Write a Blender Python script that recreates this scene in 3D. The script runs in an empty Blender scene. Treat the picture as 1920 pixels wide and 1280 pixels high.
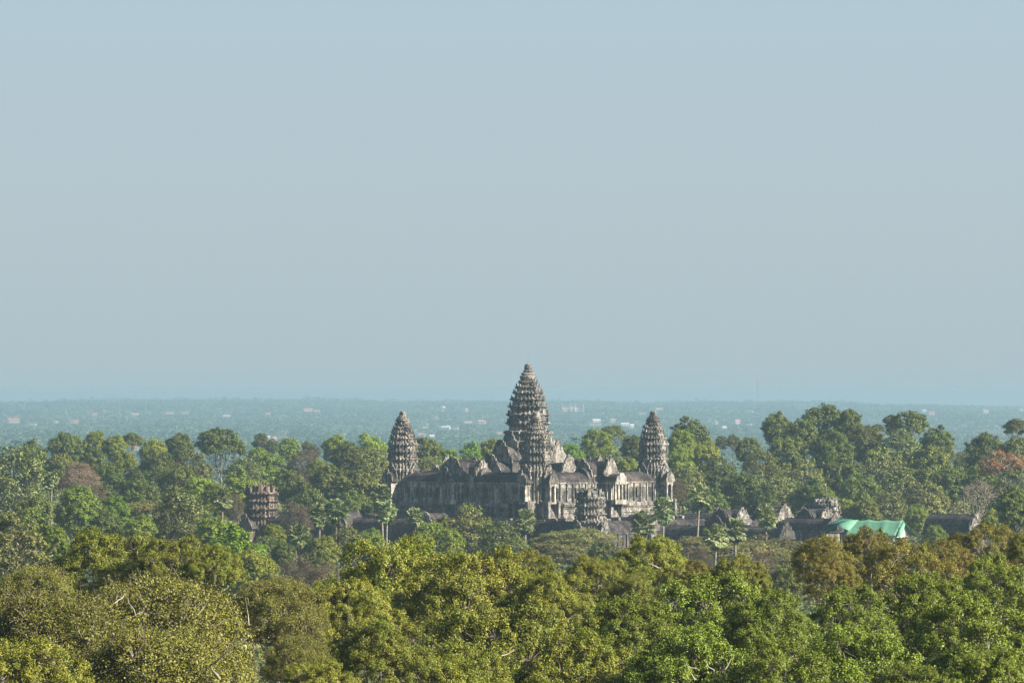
import bpy, math, random
import numpy as np
from mathutils import Vector

# ------------------------------------------------------------------ camera, sky, sun, exposure
SC = bpy.context.scene
COL = SC.collection
F = 11136.0          # focal length in photo pixels (1920 wide)
CAMZ = 54.4
LEVEL = 742.0        # row of the level line

cam_d = bpy.data.cameras.new("camera")
cam_d.sensor_width = 36.0
cam_d.lens = F / 1920.0 * 36.0
cam_d.clip_start = 1.0
cam_d.clip_end = 200000.0
cam = bpy.data.objects.new("camera", cam_d)
COL.objects.link(cam)
cam.location = (0, 0, CAMZ)
cam.rotation_euler = (math.radians(90) + math.atan((LEVEL - 640.0) / F), 0, 0)
SC.camera = cam

SUN_EL = math.radians(30)
SUN_H = Vector((0.92, -0.39, 0)).normalized()
TO_SUN = Vector((SUN_H.x * math.cos(SUN_EL), SUN_H.y * math.cos(SUN_EL), math.sin(SUN_EL)))
sun_d = bpy.data.lights.new("sun", 'SUN')
sun_d.energy = 4.6
sun_d.angle = math.radians(0.5)
sun_d.color = (1.0, 0.90, 0.74)
sun = bpy.data.objects.new("sun", sun_d)
COL.objects.link(sun)
sun.location = (0, 0, 300)
sun.rotation_euler = (-TO_SUN).to_track_quat('-Z', 'Y').to_euler()

world = bpy.data.worlds.new("World")
SC.world = world
world.use_nodes = True
wn = world.node_tree
for n in list(wn.nodes):
    wn.nodes.remove(n)
w_out = wn.nodes.new('ShaderNodeOutputWorld')
w_bg = wn.nodes.new('ShaderNodeBackground')
w_sky = wn.nodes.new('ShaderNodeTexSky')
w_sky.sky_type = 'NISHITA'
w_sky.sun_disc = False
w_sky.sun_elevation = SUN_EL
w_sky.sun_rotation = math.atan2(SUN_H.x, SUN_H.y)
w_sky.air_density = 1.0
w_sky.dust_density = 1.0
w_sky.ozone_density = 2.0
w_bg.inputs['Strength'].default_value = 0.04
# the sky just above the plain is one even pale blue-grey layer of dust; the clear sky takes over higher up
w_geo = wn.nodes.new('ShaderNodeNewGeometry')
w_sep = wn.nodes.new('ShaderNodeSeparateXYZ')
w_abs = wn.nodes.new('ShaderNodeMath'); w_abs.operation = 'MULTIPLY'; w_abs.inputs[1].default_value = -1.0
w_ramp = wn.nodes.new('ShaderNodeValToRGB')
w_ramp.color_ramp.elements[0].position = 0.0
w_ramp.color_ramp.elements[0].color = (3.5, 4.45, 4.9, 1)
w_ramp.color_ramp.elements[1].position = 0.062
w_ramp.color_ramp.elements[1].color = (3.74, 4.83, 5.40, 1)
_e = w_ramp.color_ramp.elements.new(0.009); _e.color = (3.64, 4.48, 4.86, 1)
_e = w_ramp.color_ramp.elements.new(0.028); _e.color = (3.84, 4.62, 5.02, 1)
w_fade = wn.nodes.new('ShaderNodeMapRange')
w_fade.inputs['From Min'].default_value = 0.08
w_fade.inputs['From Max'].default_value = 0.30
w_mix = wn.nodes.new('ShaderNodeMix'); w_mix.data_type = 'RGBA'
wn.links.new(w_geo.outputs['Incoming'], w_sep.inputs[0])
wn.links.new(w_sep.outputs['Z'], w_abs.inputs[0])
wn.links.new(w_abs.outputs[0], w_ramp.inputs[0])
wn.links.new(w_abs.outputs[0], w_fade.inputs['Value'])
wn.links.new(w_fade.outputs[0], w_mix.inputs[0])
wn.links.new(w_ramp.outputs[0], w_mix.inputs[6])
wn.links.new(w_sky.outputs['Color'], w_mix.inputs[7])
wn.links.new(w_mix.outputs[2], w_bg.inputs['Color'])
wn.links.new(w_bg.outputs['Background'], w_out.inputs['Surface'])

SC.view_settings.view_transform = 'Standard'
SC.view_settings.look = 'None'
SC.view_settings.gamma = 1.0
SC.view_settings.exposure = 1.6
SC.render.engine = 'CYCLES'
SC.cycles.max_bounces = 6
SC.cycles.diffuse_bounces = 2
SC.cycles.glossy_bounces = 2
SC.cycles.transmission_bounces = 4
SC.cycles.transparent_max_bounces = 8
SC.cycles.volume_bounces = 1
SC.cycles.use_denoising = True

# ------------------------------------------------------------------ helpers
def drop(y):
    """behind the temple the land falls away to a lower plain that swells up again towards the horizon"""
    u = np.clip((y - 2500.0) / 2500.0, 0.0, 1.0)
    v = np.clip((y - 12000.0) / 10000.0, 0.0, 1.0)
    return -35.0 * u * u * (3.0 - 2.0 * u) + 50.0 * v * v * (3.0 - 2.0 * v)

def P(px, py, Y):
    """point seen at a photo pixel at distance Y"""
    return Vector(((px - 960.0) * Y / F, Y, CAMZ - (py - LEVEL) * Y / F))

def ground_z(x, y):
    pts = ((-400, 52.3), (20, 52.3), (60, 49), (240, 29), (450, 25), (560, 12), (720, 1.5), (820, 0.0))
    r = y
    if r <= pts[0][0]:
        z = pts[0][1]
    elif r >= pts[-1][0]:
        z = 0.0
    else:
        z = 0.0
        for (a, za), (b, zb) in zip(pts, pts[1:]):
            if a <= r <= b:
                z = za + (zb - za) * (r - a) / (b - a)
                break
    return z + drop(y)

def tag(o, label=None, cat=None, group=None, kind=None):
    if label: o['label'] = label
    if cat: o['category'] = cat
    if group: o['group'] = group
    if kind: o['kind'] = kind
    return o

def empty(name, loc, rz=0.0):
    o = bpy.data.objects.new(name, None)
    o.empty_display_size = 1.0
    COL.objects.link(o)
    o.location = loc
    o.rotation_euler = (0, 0, rz)
    return o

def link_mesh(name, me, parent=None, loc=(0, 0, 0), rz=0.0):
    o = bpy.data.objects.new(name, me)
    COL.objects.link(o)
    if parent is not None:
        o.parent = parent
    o.location = loc
    o.rotation_euler = (0, 0, rz)
    return o

def np_mesh(name, verts, quads, mat, smooth=False):
    me = bpy.data.meshes.new(name)
    nv, nf, k = len(verts), len(quads), quads.shape[1]
    me.vertices.add(nv)
    me.vertices.foreach_set('co', np.ascontiguousarray(verts, dtype=np.float32).ravel())
    me.loops.add(nf * k)
    me.loops.foreach_set('vertex_index', np.ascontiguousarray(quads, dtype=np.int32).ravel())
    me.polygons.add(nf)
    me.polygons.foreach_set('loop_start', np.arange(0, nf * k, k, dtype=np.int32))
    if smooth:
        me.polygons.foreach_set('use_smooth', np.ones(nf, dtype=bool))
    me.update(calc_edges=True)
    if mat is not None:
        me.materials.append(mat)
    return me

class MB:
    """collects faces of any size and links them as one mesh"""
    def __init__(s):
        s.v, s.f = [], []
    def add(s, vs, fs, xf=None):
        o = len(s.v)
        if xf is not None:
            cx, cy, cz, a = xf
            ca, sa = math.cos(a), math.sin(a)
            vs = [(cx + ca * x - sa * y, cy + sa * x + ca * y, cz + z) for x, y, z in vs]
        s.v.extend(vs)
        s.f.extend([tuple(i + o for i in f) for f in fs])
    def box(s, x0, x1, y0, y1, z0, z1, xf=None, top=1.0):
        cx, cy = (x0 + x1) / 2, (y0 + y1) / 2
        t = lambda x, y: (cx + (x - cx) * top, cy + (y - cy) * top)
        b = [(x0, y0), (x1, y0), (x1, y1), (x0, y1)]
        vs = [(x, y, z0) for x, y in b] + [(*t(x, y), z1) for x, y in b]
        s.add(vs, [(3, 2, 1, 0), (4, 5, 6, 7), (0, 1, 5, 4), (1, 2, 6, 5), (2, 3, 7, 6), (3, 0, 4, 7)], xf)
    def loft(s, poly, levels, xf=None, cap_bottom=False):
        n = len(poly)
        vs, fs = [], []
        for z, k in levels:
            vs += [(x * k, y * k, z) for x, y in poly]
        for i in range(len(levels) - 1):
            for j in range(n):
                a, b = i * n + j, i * n + (j + 1) % n
                fs.append((a, b, b + n, a + n))
        fs.append(tuple(range((len(levels) - 1) * n, len(levels) * n)))
        if cap_bottom:
            fs.append(tuple(reversed(range(n))))
        s.add(vs, fs, xf)
    def extrude(s, prof, y0, y1, xf=None):
        """profile in the x-z plane, extruded along y"""
        n = len(prof)
        vs = [(x, y0, z) for x, z in prof] + [(x, y1, z) for x, z in prof]
        fs = [tuple(range(n)), tuple(reversed(range(n, 2 * n)))]
        for j in range(n):
            k = (j + 1) % n
            fs.append((j, j + n, k + n, k))
        s.add(vs, fs, xf)
    def build(s, name, mat, parent=None, loc=(0, 0, 0), rz=0.0):
        me = bpy.data.meshes.new(name)
        me.from_pydata(s.v, [], s.f)
        me.update()
        me.materials.append(mat)
        return link_mesh(name, me, parent, loc, rz)

# ------------------------------------------------------------------ materials
def new_mat(name):
    m = bpy.data.materials.new(name)
    m.use_nodes = True
    nt = m.node_tree
    for n in list(nt.nodes):
        nt.nodes.remove(n)
    return m, nt, nt.nodes.new('ShaderNodeOutputMaterial')

def ramp(nt, stops, interp='LINEAR'):
    r = nt.nodes.new('ShaderNodeValToRGB')
    r.color_ramp.interpolation = interp
    e = r.color_ramp.elements
    while len(e) > 1:
        e.remove(e[-1])
    e[0].position, e[0].color = stops[0][0], (*stops[0][1], 1)
    for p, c in stops[1:]:
        x = e.new(p)
        x.color = (*c, 1)
    return r

def noise(nt, vec, scale, detail=4.0, rough=0.55):
    n = nt.nodes.new('ShaderNodeTexNoise')
    n.inputs['Scale'].default_value = scale
    n.inputs['Detail'].default_value = detail
    n.inputs['Roughness'].default_value = rough
    if vec is not None:
        nt.links.new(vec, n.inputs['Vector'])
    return n

def mixc(nt, fac, a, b, mode='MIX'):
    m = nt.nodes.new('ShaderNodeMix')
    m.data_type = 'RGBA'
    m.blend_type = mode
    for sock, val in ((m.inputs[0], fac), (m.inputs[6], a), (m.inputs[7], b)):
        if isinstance(val, (int, float)):
            sock.default_value = val
        elif isinstance(val, tuple):
            sock.default_value = (*val, 1)
        else:
            nt.links.new(val, sock)
    return m.outputs[2]

def leaf_mat(name, cols, alt, alt_scale=0.12, alt_amt=0.6, transl=0.35, rough=0.5, spec=0.35, var=0.25, hue=0.02, world_noise=False, clump=0.0):
    """cols: leaf colours drawn at random per leaf; alt: colour of whole sprays of leaves"""
    m, nt, out = new_mat(name)
    geo = nt.nodes.new('ShaderNodeNewGeometry')
    oi = nt.nodes.new('ShaderNodeObjectInfo')
    tc = nt.nodes.new('ShaderNodeTexCoord')
    r = ramp(nt, [((i + 0.5) / len(cols), c) for i, c in enumerate(cols)])
    nt.links.new(geo.outputs['Random Per Island'], r.inputs[0])
    nz = noise(nt, geo.outputs['Position'] if world_noise else tc.outputs['Object'], alt_scale, 3.0)
    nr = ramp(nt, [(0.45, (0, 0, 0)), (0.62, (alt_amt,) * 3)])
    nt.links.new(nz.outputs[0], nr.inputs[0])
    c = mixc(nt, nr.outputs[0], r.outputs[0], alt)
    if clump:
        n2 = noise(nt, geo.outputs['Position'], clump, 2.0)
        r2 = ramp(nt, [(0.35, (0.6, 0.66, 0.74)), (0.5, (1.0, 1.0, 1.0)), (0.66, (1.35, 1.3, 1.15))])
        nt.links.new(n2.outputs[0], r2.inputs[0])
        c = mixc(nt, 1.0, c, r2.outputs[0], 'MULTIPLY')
    hsv = nt.nodes.new('ShaderNodeHueSaturation')
    mr = nt.nodes.new('ShaderNodeMapRange')
    mr.inputs['To Min'].default_value = 1 - var
    mr.inputs['To Max'].default_value = 1 + var
    nt.links.new(oi.outputs['Random'], mr.inputs['Value'])
    nt.links.new(mr.outputs[0], hsv.inputs['Value'])
    ml = nt.nodes.new('ShaderNodeMath'); ml.operation = 'MULTIPLY'; ml.inputs[1].default_value = 7.31
    fr = nt.nodes.new('ShaderNodeMath'); fr.operation = 'FRACT'
    mh = nt.nodes.new('ShaderNodeMapRange')
    mh.inputs['To Min'].default_value = 0.5 - hue
    mh.inputs['To Max'].default_value = 0.5 + hue
    nt.links.new(oi.outputs['Random'], ml.inputs[0]); nt.links.new(ml.outputs[0], fr.inputs[0])
    nt.links.new(fr.outputs[0], mh.inputs['Value']); nt.links.new(mh.outputs[0], hsv.inputs['Hue'])
    nt.links.new(c, hsv.inputs['Color'])
    b = nt.nodes.new('ShaderNodeBsdfPrincipled')
    b.inputs['Roughness'].default_value = rough
    b.inputs['Specular IOR Level'].default_value = spec
    nt.links.new(hsv.outputs[0], b.inputs['Base Color'])
    t = nt.nodes.new('ShaderNodeBsdfTranslucent')
    tcol = mixc(nt, 1.0, hsv.outputs[0], (1.0, 1.0, 0.55), 'MULTIPLY')
    nt.links.new(tcol, t.inputs['Color'])
    mx = nt.nodes.new('ShaderNodeMixShader')
    mx.inputs[0].default_value = transl
    nt.links.new(b.outputs[0], mx.inputs[1])
    nt.links.new(t.outputs[0], mx.inputs[2])
    nt.links.new(mx.outputs[0], out.inputs['Surface'])
    return m

def plain_mat(name, c1, c2, scale, rough=0.85, c3=None, bump=0.0, stretch=None, spec=0.25):
    m, nt, out = new_mat(name)
    tc = nt.nodes.new('ShaderNodeTexCoord')
    vec = tc.outputs['Object']
    if stretch:
        mp = nt.nodes.new('ShaderNodeMapping')
        mp.inputs['Scale'].default_value = stretch
        nt.links.new(vec, mp.inputs['Vector'])
        vec = mp.outputs['Vector']
    nz = noise(nt, vec, scale, 6.0, 0.6)
    st = [(0.36, c1), (0.62, c2)]
    if c3: st.append((0.75, c3))
    r = ramp(nt, st)
    nt.links.new(nz.outputs[0], r.inputs[0])
    b = nt.nodes.new('ShaderNodeBsdfPrincipled')
    b.inputs['Roughness'].default_value = rough
    b.inputs['Specular IOR Level'].default_value = spec
    nt.links.new(r.outputs[0], b.inputs['Base Color'])
    if bump:
        bp = nt.nodes.new('ShaderNodeBump')
        bp.inputs['Distance'].default_value = bump
        bp.inputs['Strength'].default_value = 1.0
        nt.links.new(nz.outputs[0], bp.inputs['Height'])
        nt.links.new(bp.outputs[0], b.inputs['Normal'])
    nt.links.new(b.outputs[0], out.inputs['Surface'])
    return m

def stone_mat(name, dark, mid, light, lichen, warm, block=1.4):
    m, nt, out = new_mat(name)
    geo = nt.nodes.new('ShaderNodeNewGeometry')
    tc = nt.nodes.new('ShaderNodeTexCoord')
    big = noise(nt, geo.outputs['Position'], 0.16, 5.0, 0.6)
    fine = noise(nt, geo.outputs['Position'], 1.3, 6.0, 0.65)
    mp = nt.nodes.new('ShaderNodeMapping')
    mp.inputs['Scale'].default_value = (1.1, 1.1, 0.10)
    nt.links.new(geo.outputs['Position'], mp.inputs['Vector'])
    streak = noise(nt, mp.outputs['Vector'], 0.9, 4.0, 0.6)
    r1 = ramp(nt, [(0.30, dark), (0.5, mid), (0.68, light)])
    nt.links.new(fine.outputs[0], r1.inputs[0])
    rb = ramp(nt, [(0.44, (0, 0, 0)), (0.62, (0.75,) * 3)])
    nt.links.new(big.outputs[0], rb.inputs[0])
    c = mixc(nt, rb.outputs[0], r1.outputs[0], warm)
    rs = ramp(nt, [(0.46, (0, 0, 0)), (0.62, (0.85,) * 3)])
    nt.links.new(streak.outputs[0], rs.inputs[0])
    c = mixc(nt, rs.outputs[0], c, dark)
    sp = noise(nt, geo.outputs['Position'], 3.1, 3.0, 0.6)
    rp = ramp(nt, [(0.60, (0, 0, 0)), (0.68, (0.8,) * 3)])
    nt.links.new(sp.outputs[0], rp.inputs[0])
    c = mixc(nt, rp.outputs[0], c, lichen)
    br = nt.nodes.new('ShaderNodeTexVoronoi')
    br.feature = 'DISTANCE_TO_EDGE'
    mp2 = nt.nodes.new('ShaderNodeMapping')
    mp2.inputs['Scale'].default_value = (1.0, 1.0, 2.0)
    nt.links.new(geo.outputs['Position'], mp2.inputs['Vector'])
    nt.links.new(mp2.outputs['Vector'], br.inputs['Vector'])
    br.inputs['Scale'].default_value = block
    rj = ramp(nt, [(0.0, (0.55,) * 3), (0.07, (1, 1, 1))])
    nt.links.new(br.outputs['Distance'], rj.inputs[0])
    c = mixc(nt, 1.0, c, rj.outputs[0], 'MULTIPLY')
    st = noise(nt, geo.outputs['Position'], 0.33, 3.0, 0.55)
    rst = ramp(nt, [(0.40, (0.5, 0.5, 0.52)), (0.52, (1.05, 1.05, 1.05)), (0.66, (1.5, 1.48, 1.44))])
    nt.links.new(st.outputs[0], rst.inputs[0])
    c = mixc(nt, 1.0, c, rst.outputs[0], 'MULTIPLY')
    b = nt.nodes.new('ShaderNodeBsdfPrincipled')
    b.inputs['Roughness'].default_value = 0.9
    b.inputs['Specular IOR Level'].default_value = 0.2
    nt.links.new(c, b.inputs['Base Color'])
    bp = nt.nodes.new('ShaderNodeBump')
    bp.inputs['Distance'].default_value = 0.25
    bp.inputs['Strength'].default_value = 0.9
    nt.links.new(fine.outputs[0], bp.inputs['Height'])
    nt.links.new(bp.outputs[0], b.inputs['Normal'])
    nt.links.new(b.outputs[0], out.inputs['Surface'])
    return m

M = {}
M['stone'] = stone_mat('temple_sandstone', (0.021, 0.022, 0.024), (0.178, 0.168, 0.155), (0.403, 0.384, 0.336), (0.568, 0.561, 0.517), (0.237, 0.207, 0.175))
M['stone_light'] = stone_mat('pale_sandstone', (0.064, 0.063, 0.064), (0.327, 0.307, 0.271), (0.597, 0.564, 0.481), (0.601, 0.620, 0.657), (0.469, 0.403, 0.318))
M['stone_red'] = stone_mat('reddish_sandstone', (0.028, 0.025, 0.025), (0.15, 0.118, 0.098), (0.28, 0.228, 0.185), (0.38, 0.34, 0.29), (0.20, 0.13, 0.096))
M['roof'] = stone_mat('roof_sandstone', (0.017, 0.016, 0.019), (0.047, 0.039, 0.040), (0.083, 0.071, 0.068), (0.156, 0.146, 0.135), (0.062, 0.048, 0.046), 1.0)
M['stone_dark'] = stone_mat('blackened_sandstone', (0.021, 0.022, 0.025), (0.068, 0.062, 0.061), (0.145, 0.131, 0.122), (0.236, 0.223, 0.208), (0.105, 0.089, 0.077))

M['bark_pale'] = plain_mat('pale_bark', (0.12, 0.10, 0.08), (0.26, 0.23, 0.185), 1.5, c3=(0.36, 0.33, 0.28))
M['bark_mid'] = plain_mat('grey_bark', (0.05, 0.043, 0.035), (0.125, 0.108, 0.088), 1.5, c3=(0.2, 0.18, 0.15))
M['bark_dark'] = plain_mat('dark_bark', (0.06, 0.05, 0.04), (0.16, 0.13, 0.10), 1.5)
M['bark_palm'] = plain_mat('palm_bark', (0.10, 0.09, 0.08), (0.24, 0.21, 0.18), 2.0)
M['soil'] = plain_mat('dry_ground', (0.05, 0.055, 0.025), (0.13, 0.10, 0.06), 0.02, c3=(0.09, 0.11, 0.04))

# leaves
M['fg_gold'] = leaf_mat('gold_green_leaves', [(0.089, 0.108, 0.011), (0.147, 0.163, 0.019), (0.200, 0.207, 0.025), (0.278, 0.270, 0.047)], (0.109, 0.150, 0.015), 0.35, rough=0.5, spec=0.25, transl=0.08, hue=0.008, var=0.18)
M['fg_green'] = leaf_mat('fresh_green_leaves', [(0.068, 0.102, 0.009), (0.112, 0.161, 0.015), (0.152, 0.201, 0.020), (0.223, 0.268, 0.042)], (0.124, 0.165, 0.014), 0.35, rough=0.5, spec=0.25, transl=0.08, hue=0.008, var=0.18)
M['fg_rust'] = leaf_mat('rust_tinted_leaves', [(0.092, 0.082, 0.012), (0.146, 0.123, 0.017), (0.201, 0.161, 0.022), (0.262, 0.230, 0.044)], (0.112, 0.133, 0.017), 0.35, rough=0.5, spec=0.25, transl=0.08, hue=0.006, var=0.15)
M['fg_olive'] = leaf_mat('thin_olive_leaves', [(0.066, 0.078, 0.010), (0.116, 0.130, 0.016), (0.159, 0.161, 0.023), (0.220, 0.231, 0.044)], (0.128, 0.119, 0.019), 0.3, rough=0.5, spec=0.25, transl=0.08, hue=0.006, var=0.15)
M['dark'] = leaf_mat('dark_green_leaves', [(0.065, 0.087, 0.018), (0.105, 0.138, 0.026), (0.162, 0.196, 0.040)], (0.139, 0.139, 0.032), 0.10, spec=0.2, transl=0.22)
M['bright'] = leaf_mat('bright_green_leaves', [(0.119, 0.164, 0.020), (0.171, 0.224, 0.026), (0.241, 0.288, 0.039)], (0.215, 0.231, 0.034), 0.10, spec=0.2, transl=0.25)
M['flat'] = leaf_mat('scrub_canopy_leaves', [(0.100, 0.117, 0.029), (0.140, 0.152, 0.040), (0.185, 0.185, 0.055)], (0.178, 0.139, 0.059), 0.10, spec=0.2, transl=0.22)
M['lime'] = leaf_mat('lime_green_leaves', [(0.091, 0.152, 0.014), (0.174, 0.273, 0.024), (0.251, 0.356, 0.040)], (0.205, 0.243, 0.031), 0.10, spec=0.2, transl=0.3)
M['olive'] = leaf_mat('olive_leaves', [(0.052, 0.073, 0.019), (0.136, 0.172, 0.040), (0.245, 0.273, 0.075)], (0.173, 0.150, 0.052), 0.10, spec=0.2, transl=0.22)
M['dry'] = leaf_mat('dry_brown_leaves', [(0.07, 0.05, 0.03), (0.14, 0.10, 0.062), (0.20, 0.145, 0.092)], (0.11, 0.105, 0.042), 0.10, spec=0.1)
M['pinkdry'] = leaf_mat('pinkish_twigs', [(0.13, 0.08, 0.06), (0.22, 0.135, 0.10), (0.29, 0.185, 0.145)], (0.15, 0.125, 0.07), 0.10, spec=0.1)
M['red'] = leaf_mat('red_blossom', [(0.225, 0.052, 0.034), (0.300, 0.103, 0.072), (0.180, 0.129, 0.069)], (0.128, 0.147, 0.060), 0.16, alt_amt=0.9, spec=0.1)
M['palm'] = leaf_mat('palm_fronds', [(0.072, 0.109, 0.036), (0.153, 0.207, 0.072), (0.252, 0.298, 0.127), (0.361, 0.379, 0.180)], (0.127, 0.180, 0.058), 0.4, rough=0.45, spec=0.4, transl=0.2)
M['palm_dead'] = leaf_mat('dead_palm_fronds', [(0.04, 0.032, 0.02), (0.085, 0.068, 0.042), (0.15, 0.12, 0.07)], (0.06, 0.05, 0.03), 0.4, spec=0.1, transl=0.1)
M['scrub'] = leaf_mat('undergrowth_leaves', [(0.048, 0.072, 0.020), (0.095, 0.120, 0.034), (0.138, 0.172, 0.044)], (0.189, 0.140, 0.072), 0.02, spec=0.15, transl=0.22, world_noise=True)
M['far'] = leaf_mat('haze_tinted_far_leaves', [(0.028, 0.070, 0.056), (0.035, 0.082, 0.064), (0.042, 0.094, 0.070)], (0.14, 0.195, 0.14), 0.0024, 0.9, spec=0.1, transl=0.2, world_noise=True, clump=0.012)  # leaf colours shifted blue-green, so part of the distance haze is painted in

# ------------------------------------------------------------------ leaf and branch arrays
def unit(a):
    return a / np.maximum(np.linalg.norm(a, axis=-1, keepdims=True), 1e-9)

def leaf_arrays(rng, c, n, size, aspect, fold=0.25):
    N = len(c)
    n = unit(n)
    a = unit(rng.normal(size=(N, 3)))
    u = unit(np.cross(n, a))
    v = np.cross(n, u)
    s = np.broadcast_to(size, (N,))[:, None]
    w = s * aspect
    lift = n * s * fold * rng.uniform(0.2, 1.0, (N, 1))
    V = np.empty((N, 4, 3))
    V[:, 0] = c - u * s
    V[:, 1] = c + v * w + lift
    V[:, 2] = c + u * s
    V[:, 3] = c - v * w + lift
    return V.reshape(-1, 3), np.arange(4 * N).reshape(N, 4)

def tubes(segs, sides=5):
    """segs: list of polylines [(point, radius), ...] -> verts, quads"""
    VV, QQ, off = [], [], 0
    ang = np.arange(sides) * 2 * math.pi / sides
    for pl in segs:
        pts = np.array([p for p, _ in pl], dtype=float)
        rad = np.array([r for _, r in pl], dtype=float)
        tan = unit(np.gradient(pts, axis=0))
        ref = np.where(np.abs(tan[:, 2:3]) > 0.9, np.array([[1.0, 0, 0]]), np.array([[0, 0, 1.0]]))
        u = unit(np.cross(tan, ref)); v = np.cross(tan, u)
        ring = pts[:, None] + rad[:, None, None] * (np.cos(ang)[None, :, None] * u[:, None] + np.sin(ang)[None, :, None] * v[:, None])
        k = len(pts)
        VV.append(ring.reshape(-1, 3))
        i = np.arange(k - 1)[:, None] * sides; j = np.arange(sides)[None]
        jn = (j + 1) % sides
        QQ.append(np.stack([i + j, i + jn, i + sides + jn, i + sides + j], -1).reshape(-1, 4) + off)
        off += k * sides
    return np.concatenate(VV), np.concatenate(QQ)

def bend(rng, a, b, r0, r1, k=5, wob=0.08, sag=0.12):
    a, b = np.array(a, float), np.array(b, float)
    L = np.linalg.norm(b - a)
    t = np.linspace(0, 1, k)
    p = a + (b - a) * t[:, None]
    p[:, 2] += -sag * L * np.sin(t * math.pi) * 0.6
    p[1:-1] += rng.normal(size=(k - 2, 3)) * wob * L * 0.5
    r = r0 + (r1 - r0) * t
    return list(zip(p, r))

def grow(seed, W, Hc, nb, rb, nc, rc, nl, leaf, aspect=0.5, widest=0.42, low=-0.35, trunk_r=0.5, trunk_len=25.0,
         flat=0.8, twig=0.03, lean=0.0, twig_len=1.15, hollow=0.7, forks=1, space=0.95, jit=0.42):
    """one tree: returns (crown verts, quads), (wood verts, quads); z = 0 at crown foot, trunk below"""
    rng = np.random.default_rng(seed)
    R = W / 2
    cz = Hc * widest
    B = []
    tries = 0
    while len(B) < nb and tries < 6000:
        tries += 1
        d = unit(rng.normal(size=3))
        if d[2] < low: continue
        k = rng.uniform(hollow, 1.0) ** 0.6
        up = (Hc - cz - rb * flat) if d[2] > 0 else (cz - rb * 0.5)
        p = np.array([d[0] * (R - rb) * k, d[1] * (R - rb) * k, cz + d[2] * up * k])
        p += rng.normal(size=3) * rb * 0.18
        md = space * rb * (1 - tries / 9000)
        if all(np.linalg.norm((p - q) * (1, 1, 1.2)) > md for q in B):
            B.append(p)
    B = np.array(B)
    Rb = rb * rng.uniform(0.65, 1.2, len(B))
    outw = unit((B - np.array([0, 0, cz * 0.6])) * (1, 1, 1.1))
    cl, cr, co = [], [], []
    wood = []
    # trunks and limbs
    tops = []
    for f in range(forks):
        a = f * 2 * math.pi / forks + rng.uniform(0, 1)
        tx, ty = (0.0, 0.0) if forks == 1 else (math.cos(a) * R * 0.25, math.sin(a) * R * 0.25)
        top = np.array([tx + lean * R, ty, Hc * 0.62])
        foot = np.array([0, 0, -trunk_len])
        mid = np.array([tx * 0.1, ty * 0.1, -0.12 * trunk_len])
        pl = bend(rng, foot, mid, trunk_r * 1.25, trunk_r, 6, 0.012, 0)
        pl += bend(rng, mid, top, trunk_r, trunk_r * 0.35, 6, 0.07, 0)[1:]
        wood.append(pl)
        tops.append(pl)
    for i, b in enumerate(B):
        pl = tops[i % len(tops)]
        cand = [(p, r) for p, r in pl if p[2] > -0.1 * Hc and p[2] < b[2] + 0.05 * Hc]
        if not cand: cand = [pl[5]]
        p0, r0 = cand[rng.integers(len(cand))]
        wood.append(bend(rng, p0, b, r0 * 0.55, max(twig * 1.6, r0 * 0.16), 6, 0.10, rng.uniform(0, 0.25)))
        m = max(3, int(nc * (Rb[i] / rb) ** 2))
        d = unit(rng.normal(size=(m * 3, 3)) + outw[i] * 0.55 + np.array([0, 0, 0.35]))
        sel = d[:m]
        c = b + sel * Rb[i] * rng.uniform(0.55, 1.08, (m, 1)) * np.array([1, 1, flat])
        cl.append(c); co.append(unit(sel * 0.6 + outw[i] * 0.5))
        cr.append(rc * rng.uniform(0.65, 1.3, m))
        for q in c:
            if twig > 0:
                e = b + (q - b) * twig_len
                wood.append(bend(rng, b + (q - b) * 0.15, e, twig * 1.2, twig * 0.35, 4, 0.16, 0.05))
    cl, cr, co = np.concatenate(cl), np.concatenate(cr), np.concatenate(co)
    n = len(cl)
    cc = np.repeat(cl, nl, 0); rr = np.repeat(cr, nl)[:, None]; oo = np.repeat(co, nl, 0)
    d = unit(rng.normal(size=(n * nl, 3)))
    pos = cc + d * rr * rng.uniform(0.15, 1.0, (n * nl, 1)) ** 0.5 * np.array([1, 1, 0.8])
    nrm = d * 0.45 + oo * 0.45 + np.array([0, 0, 0.35]) + rng.normal(size=pos.shape) * jit
    lv = leaf_arrays(rng, pos, nrm, leaf * rng.uniform(0.45, 1.0, len(pos)) * np.where(rng.uniform(size=len(pos)) < 0.12, 1.45, 1.15), aspect)
    return lv, tubes(wood, 5)

PROTO = {}
def proto(kind, variants, mat, bark, **kw):
    L = []
    for s in variants:
        (lv, lq), (wv, wq) = grow(s, **kw)
        W = kw['W']
        L.append((np_mesh(kind + '_crown', lv, lq, M[mat]), np_mesh(kind + '_trunk', wv, wq, M[bark], True), W, float(np.percentile(lv[:, 2], 99.7)), float(lv[:, 2].min())))
    PROTO[kind] = L

# near trees (true leaves of 15 to 30 cm)
fgk = dict(W=14, Hc=9.5, nb=30, rb=1.9, space=1.36, hollow=0.80, jit=0.48, nc=30, rc=0.52, nl=125, leaf=0.095, aspect=0.5, trunk_r=0.38, trunk_len=16, twig=0.022, flat=0.8)
proto('gold_tree', (11, 12, 13), 'fg_gold', 'bark_pale', **fgk)
proto('green_tree', (21, 22, 23), 'fg_green', 'bark_pale', **{**fgk, 'leaf': 0.105, 'nl': 110})
proto('rust_tree', (31, 32), 'fg_rust', 'bark_pale', **{**fgk, 'nc': 24, 'nl': 115})
proto('thin_tree', (41, 42), 'fg_olive', 'bark_pale', **{**fgk, 'nb': 60, 'rb': 1.7, 'space': 0.95, 'nc': 28, 'rc': 0.7, 'nl': 56, 'leaf': 0.095, 'twig': 0.03, 'twig_len': 1.35})
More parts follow.
